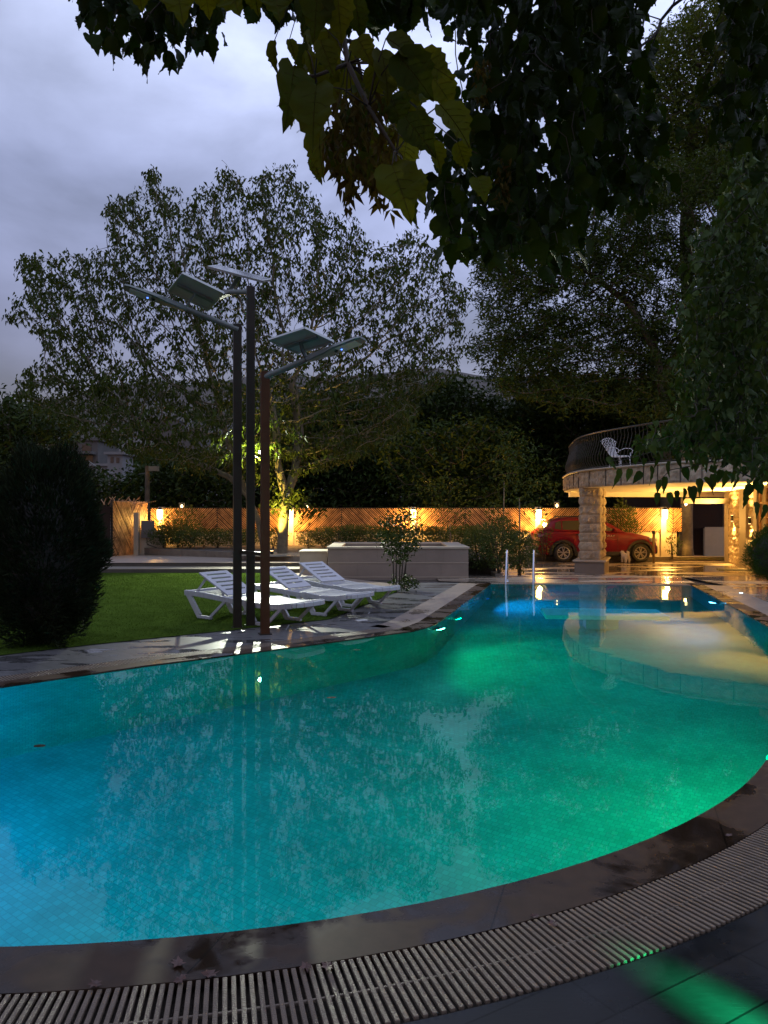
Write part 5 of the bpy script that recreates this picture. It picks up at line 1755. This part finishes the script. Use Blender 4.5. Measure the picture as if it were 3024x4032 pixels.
# hanging leaf tips along the lower edge of that tree
tips_px = [(2405, 1810, 80), (2440, 1860, 100), (2475, 1855, 70), (2530, 1870, 75), (2562, 1850, 90), (2600, 1900, 70), (2620, 1890, 90), (2595, 1950, 70), (2640, 1950, 75), (2660, 1940, 60), (2690, 1935, 80),
           (2720, 1930, 90), (2750, 1900, 95), (2775, 1900, 100), (2800, 1880, 90), (2830, 1860, 70), (2860, 1870, 90), (2890, 1880, 95), (2915, 1860, 80), (2935, 1960, 90), (2960, 1920, 90), (2985, 1900, 100), (3005, 1880, 100),
           (2700, 1850, 80), (2590, 1800, 80), (2500, 1800, 70), (2640, 1830, 80), (2960, 1850, 80), (2980, 1990, 80), (3010, 2000, 90), (2880, 1800, 90), (2770, 1810, 80), (2670, 1800, 80)]
B = []; A = []; N_ = []; Ls = []
o_r = np.array(t_r.location)
for px, py, ln in tips_px:
    D = rng.uniform(6.3, 7.2); p = P(px + rng.normal() * 6, py - ln * .15, D)
    B.append(np.array(p) - o_r); A.append((rng.normal() * .35, rng.normal() * .3, -1)); N_.append((rng.normal() * .6, -1, .2)); Ls.append(ln / F * D)
Ls = np.array(Ls) * .82
leaf_obj('hanging_leaves', np.array(B), np.array(A), np.array(N_), Ls, Ls * rng.uniform(.32, .52, len(Ls)), leaf_big(False, 9), L_mulb, t_r)
mb = MB()
prev_ = X(3060, 1760, 6.9)
for a in ([(3060, 1760), (2900, 1790), (2750, 1830), (2640, 1850), (2600, 1890)], [(3060, 1720), (2800, 1740), (2600, 1770), (2460, 1810), (2400, 1815)], [(3060, 1850), (2960, 1880), (2890, 1850)]):
    mb.tube([np.array(X(px, py, 6.9)) - o_r for px, py in a], [.012, .009, .006, .004, .003][:len(a)], 6)
mb.build('branch', M_twig, t_r)

# ================================================================ overhanging box elder
be = empty('box_elder_tree', (3.9, 0.2, 0))
ob = np.array([3.9, .2, 0])
mb = MB()
trunk_pts = [(3.9, .2, 0), (3.8, .3, 1.5), (3.5, .6, 3.0), (3.1, 1.2, 4.1)]
mb.tube([np.array(p) - ob for p in trunk_pts], [.22, .18, .15, .11], 12); mb.build('trunk', M_bark, be, smooth=True)
limbs = [[(3.1, 1.2, 4.1), (2.4, 2.3, 4.4), (1.9, 3.2, 4.5), (1.0, 3.4, 4.6)], [(3.1, 1.2, 4.1), (1.6, 1.7, 3.9), (.4, 1.7, 3.2), (-.1, 1.7, 3.1)], [(1.6, 1.7, 3.9), (-.2, 2.6, 4.3), (-1.6, 3.1, 4.1)], [(3.1, 1.2, 4.1), (3.0, 3.0, 4.8), (2.6, 5.0, 5.4)]]
for lb in limbs:
    mb = MB(); mb.tube([np.array(p) - ob for p in lb], [.08, .05, .035, .025][:len(lb)], 8); mb.build('limb', M_bark, be, smooth=True)
def cluster(poly, D0, D1, seeds, nattr, step, kill, per, L, spread, m, down=1.3, tip=.0016, wr=.66, name='foliage', tm=1, rl=.02):
    at = sample_poly(poly, nattr, D0, D1)
    pos, par = grow([(s_, -1) for s_ in seeds], at, step, 3.0, kill, 160, .2)
    R, chn = tree_radii(par, tip, 2.3); R = np.minimum(R, .02)
    mb = MB(); wood_mesh(mb, pos - ob, par, R, chn, sides=5)
    br = mb.build('branch', M_twig, be, smooth=True)
    idx = [i for i in range(len(seeds), len(pos)) if R[i] < rl and in_poly(np.array([1512 + F * pos[i][0] / pos[i][1]]), np.array([2016 - F * (pos[i][2] - CAMH) / pos[i][1]]), poly)[0]]
    if idx:
        hang_leaves(name, pos[idx] - ob, per, L, spread, down, leaf_big(True, tm), m, br, wr)
    return pos, R, br
# unseen canopy overhead and behind the viewpoint, added to darken the near deck
cn_ = 5200
cp_ = np.stack([rng.uniform(-5, 6, cn_), rng.uniform(-5, 3.2, cn_), rng.uniform(4.4, 6.2, cn_)], 1)
cf = np.sin(cp_[:, 0] * 2.1 + np.sin(cp_[:, 1] * 1.7)) + np.sin(cp_[:, 1] * 2.6 + 1) 
cp_ = cp_[(cf > -1.1) & ((cp_[:, 2] - 1.5) > .78 * cp_[:, 1])]
hang_leaves('shading_canopy', cp_ - ob, 3, .16, .12, 1.0, leaf_big(True, 31), L_near, be, .66)
# top left hanging spray
cluster([(230, -160), (240, -10), (290, 40), (320, 90), (430, 150), (520, 200), (600, 210), (690, 190), (790, 160), (850, 170), (860, 60), (900, -160)], 2.7, 3.3, [(-1.0, 2.9, 4.25), (-.6, 2.8, 4.2)], 330, .06, .075, 2, .088, .022, L_near)
# dark mass top right
massA = [(1640, -200), (1700, 60), (1800, 130), (1860, 160), (1830, 300), (1730, 520), (1690, 640), (1720, 800), (1740, 950), (1820, 1000), (1900, 960), (2050, 960), (2160, 1010), (2260, 960), (2330, 820), (2330, 640), (2290, 480), (2320, 300), (2480, 120), (2500, -200)]
cluster(massA, 2.6, 4.2, [(1.0, 3.4, 4.6), (1.9, 3.2, 4.5), (.5, 3.2, 4.5)], 900, .075, .11, 3, .09, .04, L_near, tm=2)
massB = [(2250, -200), (2250, 700), (2330, 830), (2500, 800), (2600, 780), (2640, 600), (2600, 420), (2500, 300), (2560, 160), (2560, -200)]
cluster(massB, 3.2, 4.8, [(2.4, 3.9, 5.0), (2.6, 5.0, 5.4)], 420, .08, .12, 3, .095, .045, L_near, tm=4)
massC = [(2820, -200), (2860, 60), (2830, 200), (2760, 380), (2800, 520), (2920, 560), (3080, 600), (3080, -200)]
cluster(massC, 3.2, 4.4, [(2.4, 3.9, 5.0)], 280, .08, .12, 3, .095, .045, L_near, tm=5)
# top centre band
cluster([(860, -200), (900, 20), (1000, 10), (1300, 60), (1500, 90), (1640, 110), (1700, 60), (1680, -200)], 2.4, 3.4, [(-.2, 2.6, 4.3), (.5, 3.0, 4.4)], 260, .06, .09, 3, .088, .025, L_near, tm=6)
# lower fringe, its lit look put into a lighter leaf colour
cluster([(1720, 940), (1780, 1040), (1850, 1000), (1950, 960), (2050, 970), (2150, 1030), (2270, 980), (2240, 900), (1900, 860), (1740, 850)], 2.9, 3.3, [(P(2000, 800, 3.1)[:])], 60, .06, .09, 2, .09, .03, L_mulb, tm=7)

# near big leaves, placed leaf by leaf: base px, tip px, width ratio, depth
hero = [(1081, 159, 1072, 312, .62, 1.75), (1140, 155, 1172, 250, .60, 1.8), (1155, 262, 1146, 515, .62, 1.35), (1210, 200, 1250, 330, .6, 1.4), (1247, 333, 1211, 585, .66, 1.3), (1262, 160, 1330, 315, .72, 1.3),
        (1410, 150, 1470, 262, .85, 1.35), (1290, 120, 1330, 300, .7, 1.45), (1520, 150, 1700, 250, .85, 1.3), (1560, 210, 1740, 400, .9, 1.3), (1500, 200, 1560, 420, .8, 1.35), (1732, 412, 1889, 575, .80, 1.15),
        (1594, 463, 1739, 618, .82, 1.15), (1544, 651, 1628, 868, .72, 1.2), (1600, 690, 1682, 790, .7, 1.25), (1540, 380, 1590, 505, .9, 1.4), (1480, 250, 1480, 430, .8, 1.4), (1260, 480, 1240, 720, .5, 1.5), (1300, 520, 1350, 740, .5, 1.5),
        (1640, 230, 1800, 300, .85, 1.4), (1450, 600, 1455, 760, .6, 1.45), (1000, -60, 1012, 70, .9, 1.5), (1080, -50, 1100, 60, .9, 1.5), (1180, -40, 1215, 150, .8, 1.45), (1250, -60, 1240, 180, .7, 1.4),
        (1330, -40, 1340, 190, .8, 1.4), (900, -60, 930, 45, 1.0, 1.5), (800, -90, 830, 100, .9, 1.45), (690, -90, 715, 80, .9, 1.55), (540, -90, 560, 75, .9, 1.6), (1400, 0, 1420, 170, .8, 1.5), (1640, 420, 1660, 560, .8, 1.5),
        (1700, 560, 1760, 700, .75, 1.6), (1800, 560, 1850, 690, .8, 1.7), (1880, 700, 1920, 790, .8, 1.8), (1600, 560, 1580, 700, .8, 1.5), (1180, 380, 1120, 520, .6, 1.5), (1390, 430, 1430, 600, .6, 1.5), (1350, 330, 1290, 480, .7, 1.45),
        (1700, 300, 1800, 430, .9, 1.5), (1230, 620, 1270, 735, .5, 1.6), (1350, 640, 1370, 735, .6, 1.6), (1560, 760, 1660, 870, .6, 1.25)]
B = []; A = []; N_ = []; Ls = []; Wr = []
pet = MB()
limb_near = [Vector((.4, 1.7, 3.2)), Vector((-.1, 1.7, 3.1)), Vector((.1, 1.45, 2.55))]
spine = [P(1300, -350, 1.6), P(1330, 0, 1.5), P(1370, 250, 1.42), P(1450, 420, 1.38), P(1560, 600, 1.3)]
spine2 = [P(1370, 250, 1.42), P(1240, 300, 1.4), P(1170, 300, 1.4)]
hero = [(bx, by, bx + (tx - bx) * .86, by + (ty - by) * .86, w, D) for bx, by, tx, ty, w, D in hero]
for bx, by, tx, ty, w, D in hero:
    a = P(bx, by, D); b_ = P(tx, ty, D + rng.uniform(-.05, .05))
    d = b_ - a
    B.append(np.array(a) - ob); A.append(d[:]); N_.append((rng.normal() * .25, -1, .35 + rng.normal() * .2)); Ls.append(d.length); Wr.append(w * 1.0)
    near_ = min(spine + spine2, key=lambda q: (q - a).length)
    pet.tube([np.array(near_) - ob, np.array(near_.lerp(a, .5) + Vector((0, 0, .012))) - ob, np.array(a) - ob], [.0016, .0012, .001], 5)
Ls = np.array(Ls); Wr = np.array(Wr)
pet.tube([np.array(Vector((.1, 1.7, 3.1))) - ob] + [np.array(p) - ob for p in spine], [.012, .008, .006, .005, .004, .0025], 7)
pet.tube([np.array(p) - ob for p in spine2], [.004, .003, .002], 6)
nb_ = pet.build('near_branch', M_twig, be, smooth=True)
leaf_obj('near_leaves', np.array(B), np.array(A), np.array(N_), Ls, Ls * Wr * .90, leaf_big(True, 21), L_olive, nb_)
# smaller leaves among them
cluster([(1130, 100), (1120, 300), (1200, 520), (1280, 700), (1330, 650), (1500, 760), (1640, 640), (1700, 480), (1640, 250), (1500, 120), (1300, 60)], 1.7, 2.1, [tuple(P(1380, 160, 1.8))], 60, .05, .07, 2, .075, .02, L_olive, tm=12)
# winged seed bunches
def seeds_(poly, n, D0, D1, parent, hang_pts=()):
    p = sample_poly(poly, n, D0, D1) - ob
    A = rng.normal(size=(n, 3)) * .45; A[:, 2] -= 1
    N__ = rng.normal(size=(n, 3))
    ln = rng.uniform(.022, .034, n)
    o = leaf_obj('seed_cluster', p, A, N__, ln, ln * .34, leaf_small(), L_seed, parent); o['kind'] = 'stuff'; return o
seeds_([(1320, 350), (1480, 340), (1560, 470), (1580, 640), (1530, 720), (1440, 740), (1330, 700), (1270, 600), (1290, 450)], 420, 1.36, 1.52, nb_)
seeds_([(1345, 700), (1400, 700), (1390, 845), (1350, 845)], 30, 1.4, 1.44, nb_)
seeds_([(1465, 700), (1520, 700), (1550, 850), (1500, 840), (1470, 800)], 30, 1.38, 1.42, nb_)
seeds_([(1870, 230), (1930, 230), (1920, 400), (1880, 400)], 90, 2.6, 2.7, nb_)
seeds_([(1950, 620), (2020, 620), (2010, 800), (1960, 800)], 90, 2.6, 2.7, nb_)
# veins on the biggest near leaves
vm_ = MB()
for k, (bx, by, tx, ty, w, D) in enumerate(hero):
    Av = Vector(A[k]).normalized(); Nv = Vector(N_[k]); Nv = (Nv - Av * Nv.dot(Av)).normalized(); Cv = Nv.cross(Av); b0 = Vector(B[k]); L_ = Ls[k]; W_ = Ls[k] * Wr[k] * .90
    def lp(u, v): return b0 + Av * (L_ * (u - (.05 if abs(v) > .1 else 0))) + Cv * (W_ * v) + Nv * (L_ * (-.22 * u * u + abs(v) * .28))
    for sgn in (1, -1):
        off_ = Nv * (.0008 * sgn)
        vm_.tube([lp(u, 0) + off_ for u in (0, .25, .5, .75, .96)], .0005, 3, cap=False)
        for u0 in (.15, .3, .45, .6):
            for s2 in (-1, 1): vm_.tube([lp(u0, 0) + off_, lp(u0 + .14, s2 * .2) + off_, lp(u0 + .24, s2 * .34) + off_], .00028, 3, cap=False)
vo = vm_.build('veins', L_seed, nb_); vo['kind'] = 'stuff'
tag(be, 'overhanging tree with hanging toothed leaves and winged seeds across the top', 'tree')

# ================================================================ shrubs
def spiky_shrub(name, label, c, rx, ry, h, zc, n, L, m, group=None, top_pow=1.0, coreM=None):
    t = empty(name, c)
    # points on/inside an upright ellipsoid, lumpy
    d = rand_dirs(n)
    lump = 1 + .13 * np.sin(d[:, 0] * 7 + 1.3) * np.sin(d[:, 2] * 6 + d[:, 1] * 5) + .07 * np.sin(d[:, 2] * 11 + d[:, 0] * 9) + .06 * np.sin(d[:, 1] * 15 + d[:, 2] * 13)
    r = (rng.random(n) ** .22) * lump * (1 + .10 * (rng.random(n) ** 12))
    B = np.stack([d[:, 0] * rx * r, d[:, 1] * ry * r, zc + d[:, 2] * h * r], 1)
    A = d * np.array([1, 1, .6]) + np.array([0, 0, .75]) + rng.normal(size=(n, 3)) * .35
    ln = rng.uniform(L * .6, L * 1.5, n)
    leaf_obj('foliage', B, A, rand_dirs(n), ln, ln * .16, leaf_quad(), m, t)
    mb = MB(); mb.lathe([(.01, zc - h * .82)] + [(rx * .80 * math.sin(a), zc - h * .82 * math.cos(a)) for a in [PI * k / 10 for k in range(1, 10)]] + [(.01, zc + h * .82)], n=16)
    mb.build('shade_core', coreM or M_channel, t, smooth=True)  # solid dark core standing in for the shade inside the foliage
    mb = MB(); mb.tube([(0, 0, -.05), (0, 0, zc * .5)], [.06, .05], 8); mb.build('stem', M_bark, t)
    tag(t, label, 'shrub', group)
    return t
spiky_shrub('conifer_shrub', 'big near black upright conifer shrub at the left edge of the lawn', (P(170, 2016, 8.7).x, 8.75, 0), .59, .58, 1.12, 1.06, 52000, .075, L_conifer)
bs = (7.72, 15.1, 0)
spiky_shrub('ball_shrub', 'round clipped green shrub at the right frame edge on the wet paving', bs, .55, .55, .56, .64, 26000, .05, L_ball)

def leafy_shrub(name, label, c, rx, ry, h, n, L, m, stems_=5, group=None, z0=.12, lean=0.0, cat='shrub'):
    t = empty(name, c)
    mb = MB()
    for k in range(stems_):
        a = rng.uniform(0, 2 * PI); r = rng.uniform(.1, .8)
        mb.tube([(rng.normal() * .03, rng.normal() * .03, -.03), (math.cos(a) * rx * r * .5, math.sin(a) * ry * r * .5, h * .5), (math.cos(a) * rx * r + lean, math.sin(a) * ry * r, h * .95)], [.012, .009, .004], 5)
    mb.build('stem', M_twig, t)
    d = rand_dirs(n); r = rng.random(n) ** .35 * (1 + .18 * np.sin(d[:, 0] * 6 + c[0]) * np.sin(d[:, 2] * 7 + c[1]))
    B = np.stack([d[:, 0] * rx * r, d[:, 1] * ry * r, z0 + h * .5 + d[:, 2] * h * .5 * r], 1)
    A = d + np.array([0, 0, .3]) + rng.normal(size=(n, 3)) * .5
    ln = rng.uniform(L * .6, L * 1.3, n)
    leaf_obj('foliage', B, A, rand_dirs(n), ln, ln * .5, leaf_small(), m, t)
    tag(t, label, cat, group)
    return t
protos = [leafy_shrub('hedge_shrub', '', (0, 0, 0), .62, .5, .95, 1500, .075, L_hedge) for _ in range(3)]
hp = [(650, 2178, 1.0), (700, 2172, 1.2), (745, 2178, .9), (800, 2180, .85), (860, 2180, .85), (930, 2180, .85), (985, 2180, .85), (1075, 2185, .9), (1215, 2185, .8), (1275, 2180, .9), (1330, 2175, .95), (1385, 2175, 1.0), (1440, 2175, 1.0), (1500, 2175, .95), (1560, 2175, .9),
      (1660, 2180, 1.0), (1720, 2180, .95), (1780, 2180, .95), (1840, 2185, 1.0), (1900, 2190, 1.0)]
hl = ['hedge shrub touching the meter cabinet below the leftmost lantern', 'tallest hedge shrub just right of the leftmost lantern', 'hedge shrub under the small square post lamp', 'hedge shrub right of the small square post lamp',
      'low hedge shrub left of the left lamp post', 'hedge shrub seen right behind the left and middle lamp posts', 'hedge shrub behind the gap between the middle and brown lamp posts', 'hedge shrub at the foot of the big walnut trunk',
      'hedge shrub two steps right of the walnut trunk', 'hedge shrub above the small stone box, left one', 'hedge shrub above the left end of the planter box', 'hedge shrub above the planter box, second from its left end',
      'hedge shrub behind the planter box left of the multi stem tree', 'hedge shrub directly behind the crown of the multi stem tree', 'hedge shrub right behind the multi stem tree under the third lantern', 'hedge shrub right of the third lantern behind the planter box',
      'hedge shrub behind the right half of the planter box', 'hedge shrub below the thin young tree over the planter box', 'hedge shrub at the right end of the planter box', 'rightmost hedge shrub in front of the fence near the ladder']
for i, (px, py, s) in enumerate(hp):
    o = protos[i] if i < 3 else copy_tree(protos[i % 3])
    D = 25.6 + .5 * math.sin(i * 2.3)
    o.location = (P(px, 2016, D).x, D, .28); o.rotation_euler = (0, 0, i * 1.3); o.scale = (s, s, s * .74)
    tag(o, hl[i], 'shrub', 'hedge shrubs along the fence')
leafy_shrub('hedge_shrub', 'taller airy shrub lit yellow beside the leftmost wall lantern', (P(715, 2016, 26.3).x, 26.3, .28), .8, .5, 1.3, 1800, .07, L_hedge, group='hedge shrubs along the fence')
for (px, D, h, rx, n, lab_) in ((1885, 18.9, 1.05, .40, 2400, 'dark rounded bush at the right end of the stone planter box'), (1965, 18.3, 1.30, .45, 3200, 'taller light green bush in the bed left of the ladder'), (2045, 18.6, 1.0, .42, 2600, 'low dark bush in the bed directly behind the ladder')):
    leafy_shrub('garden_bush', lab_, (P(px, 2016, D).x, D, -.05), rx, rx, h, n, .06, L_hedge, 6)
for (px, D, h, rx, n, lab_) in ((2140, 26.0, 1.1, .35, 260, 'sparse climbing shrub at the wall behind the tail of the car'), (2190, 27.0, .8, .3, 160, 'thin leafy shoots on the wall left of the car'), (2450, 27.2, 1.9, .62, 1500, 'dark bush rising behind the bonnet of the car'), (2650, 26.6, .75, .25, 200, 'small sparse shrub at the wall end right of the bollard')):
    leafy_shrub('garden_bush', lab_, (P(px, 2016, D).x, D, -.1), rx, .3, h, n, .085, L_hedge, 5)

# multi stem small tree by the planter box
ms = G(1572, 2318); t = empty('multi_stem_tree', ms)
mb = MB(); cr_ = []
for k, (dx, tx) in enumerate(((-.10, -.16), (-.06, -.05), (0, .05), (.03, .16), (.06, .30), (.10, .22))):
    mb = MB(); pts = [(dx, .02 * k, -.04), (dx + .3 * (tx - dx), .02 * k, .5), (tx, .03 * k, 1.0), (tx * 1.3, .03 * k, 1.4)]
    mb.tube(pts, [.014, .012, .009, .004], 7); mb.build('stem', M_twig, t, smooth=True)
pts = np.concatenate([sample_poly([(1485, 2110), (1500, 2040), (1540, 2030), (1575, 2010), (1640, 2010), (1655, 2080), (1640, 2160), (1610, 2200), (1560, 2215), (1520, 2180)], 480, 14.2, 15.0),
                      sample_poly([(1580, 2310), (1590, 2270), (1625, 2280), (1650, 2310)], 60, 14.4, 14.8), sample_poly([(1540, 2300), (1545, 2280), (1560, 2300)], 12, 14.5, 14.8)]) - np.array(ms)
hang_leaves('foliage', pts, 4, .065, .05, .3, leaf_small(), L_dark, t, .55)
tag(t, 'small dark multi stem tree growing at the front of the stone planter box', 'tree')

def sapling(px0, py0, D, px1, py1, label, crown, n, m=None, z=0.0):
    b_ = P(px0, py0, D); b_.z = z; t = empty('young_tree', b_)
    tp_ = P(px1, py1, D)
    mb = MB(); mb.tube([(0, 0, -.05), (tp_ - b_) * .5 + Vector((.02, 0, 0)), tp_ - b_], [.03, .024, .012], 7); mb.build('trunk', M_bark_pale, t, smooth=True)
    pts = sample_poly(crown, n, D - .7, D + .7) - np.array(b_)
    hang_leaves('foliage', pts, 5, .12, .10, .5, leaf_small(), m or L_ash, t, .4)
    tag(t, label, 'tree')
sapling(2042, 2240, 19.5, 2045, 1960, 'young tree with a thin leaning pale stem behind the ladder', [(1960, 1700), (2080, 1680), (2180, 1800), (2200, 1950), (2120, 2040), (2000, 1960), (1950, 1850)], 150)
sapling(1770, 2170, 24.5, 1772, 2060, 'thin young tree in front of the fence above the planter box', [(1640, 1900), (1760, 1860), (1870, 1950), (1840, 2080), (1760, 2110), (1720, 2060)], 110, None, .3)
sapling(1975, 2180, 23.5, 1985, 1900, 'slender young tree between the planter box and the fourth lantern', [(1900, 2000), (1960, 1960), (2030, 2060), (2060, 2110), (1980, 2130), (1930, 2080)], 80, None, .1)

# large lit trunk at the end of the fence
tt = empty('old_tree', (P(2700, 2016, 28.3).x, 28.3, -.2))
mb = MB(); mb.tube([(-.05, 0, 0), (0, 0, .4), (.02, 0, 1.5), (.05, 0, 2.6), (.1, .1, 5.5)], [.36, .26, .22, .22, .2], 16); mb.build('trunk', M_bark_pale, tt, smooth=True)
pts = sample_poly([(2560, 1560), (2850, 1500), (2900, 1800), (2600, 1850)], 180, 27.8, 30) - np.array(tt.location)
hang_leaves('foliage', pts, 8, .18, .2, .4, leaf_small(), L_dark, tt)
tag(tt, 'thick old tree trunk lit from above at the right end of the fence', 'tree')
tl = empty('trunk_lamp', P(2701, 1976, 27.75))
mb = MB(); mb.lathe([(.03, .03), (.06, .0), (.065, -.05)], n=12); mb.build('shade', M_black, tl)
mb = MB(); mb.lathe([(.02, -.05), (.045, -.06), (.05, -.10), (.02, -.13)], n=12); mb.build('bulb', M_warmS, tl, smooth=True)
point_light('trunk_lamp_light', (-.05, -.06, -.22), 9, (1, .55, .15), .04, tl)
tag(tl, 'small lit lamp at the top of the thick lit tree trunk', 'wall lamp')

# palm frond litter beside the trunk
mb = MB()
for i in range(40):
    a = rng.uniform(-.5, .5); L_ = rng.uniform(.4, 1.1); x = rng.uniform(-.9, .7)
    mb.bar((x, rng.uniform(-.3, .3), .03 + .1 * rng.random()), (x + L_ * math.cos(a), L_ * math.sin(a) * .4, .03 + .08 * rng.random()), .02, .008)
o = mb.build('cut_fronds', mat('dry frond', (.14, .13, .04), .8, var=.4, scale=8)); o.location = (11.0, 26.6, -.19)
tag(o, 'heap of cut fronds lying on the paving by the old trunk', 'plant litter')

# fallen leaves on the coping and grate
def dead_leaf(p, s, label):
    mb = MB(); n_ = 7
    vs = [(0, 0, .012 * s * 8)]; 
    for k in range(14):
        a = 2 * PI * k / 14; r = s * (1 if k % 2 else .62) * rng.uniform(.75, 1.15)
        vs.append((r * math.cos(a), r * .7 * math.sin(a), s * rng.uniform(.05, .35)))
    mb.add(vs, [(0, k + 1, (k + 1) % 14 + 1) for k in range(14)])
    o = mb.build('fallen_leaf', M_deadleaf); o.location = p; o.rotation_euler = (0, 0, rng.uniform(0, 6))
    tag(o, label, 'leaf', 'brown leaves fallen at the near pool edge')
for px, py, s, lab_ in ((700, 3800, .035, 'curled brown leaf in the middle of the brown coping'), (375, 3885, .03, 'flat brown leaf on the coping near its outer edge at left'), (710, 3865, .03, 'crumpled brown leaf at the joint of coping and grate'),
                        (825, 3845, .032, 'long brown leaf at the grate edge right of the crumpled one'), (1205, 3815, .032, 'left one of two wet leaves lying on the grate slats'), (1290, 3812, .032, 'right one of two wet leaves lying on the grate slats'),
                        (2105, 3615, .022, 'small pointed leaf standing on the grate by the coping joint'), (2178, 3645, .028, 'brown leaf on the grate right of the coping joint'), (2870, 3295, .024, 'pale dry leaf on the coping edge at far right')):
    dead_leaf(G(px, py) + Vector((0, 0, .004)), s, lab_)
fl2 = MB(); fl2.box((0, 0, .004), (.16, .09, .008)); o = fl2.build('paper_tag', M_plate); o.location = G(1423, 2444) + Vector((0, 0, .002)); o.rotation_euler = (0, 0, .5)
tag(o, 'small white paper lying on the grey paving by the loungers', 'paper')
M_floatleaf = mat('soaked leaf', (0.012, 0.010, 0.006), 0.7, var=.2, spec=0.05)
for px, py, lab_ in ((1305, 2741, 'dark leaf floating in the middle of the pool'), (1405, 2555, 'dark leaf floating near the left pool wall'), (155, 2930, 'small dark leaf floating at the left of the pool')):
    mb = MB(); vs = [(0, 0, .003)] + [(.05 * math.cos(k) * rng.uniform(.7, 1), .03 * math.sin(k), .001) for k in np.linspace(0, 5.6, 9)]
    mb.add(vs, [(0, k + 1, (k + 1) % 9 + 1) for k in range(9)])
    o = mb.build('floating_leaf', M_floatleaf); o.location = G(px, py) + Vector((0, 0, -.0115)); tag(o, lab_, 'leaf', 'leaves floating on the pool')
# unseen green spotlight, added to throw a streak over the wet paving
gs_ = empty('added_spotlight', (1.66, 1.34, 0))
mb = MB(); mb.tube([(0, 0, 0), (0, 0, .40)], .012, 8); mb.build('spike', M_black, gs_)
d_ = Vector((-.60, .93, -.45)).normalized(); R_ = d_.to_track_quat('Z', 'Y').to_matrix()
mb = MB(); mb.lathe([(.03, -.06), (.05, -.02), (.055, .05)], (0, 0, .45), 14, M=R_); mb.build('housing', M_black, gs_, smooth=True)
mb = MB(); mb.lathe([(.045, .051), (.045, .054)], (0, 0, .45), 14, M=R_); mb.build('lens', emis('green spotlight glass', GR, 6), gs_)
spot_light('green_beam', (d_.x * .07, d_.y * .07, .45 + d_.z * .07), (-.60, .93, 0.0), 3600, GR, 11, 1.0, .07, gs_)
tag(gs_, 'unseen green spotlight on a spike, added beside the near paving at the right', 'garden light')
# drain cap set in the right deck: small lit floor light
o = empty('deck_light', G(2918, 2338)); mb = MB(); mb.lathe([(.05, .0), (.05, .012), (.04, .014)], n=14); mb.build('ring', M_chrome, o)
mb = MB(); mb.lathe([(.034, .0145), (.03, .017)], n=14); mb.build('lens', emis('deck light lens', (.7, .9, 1.0), 5), o)
tag(o, 'tiny lit recessed light in the right hand paving', 'deck light')
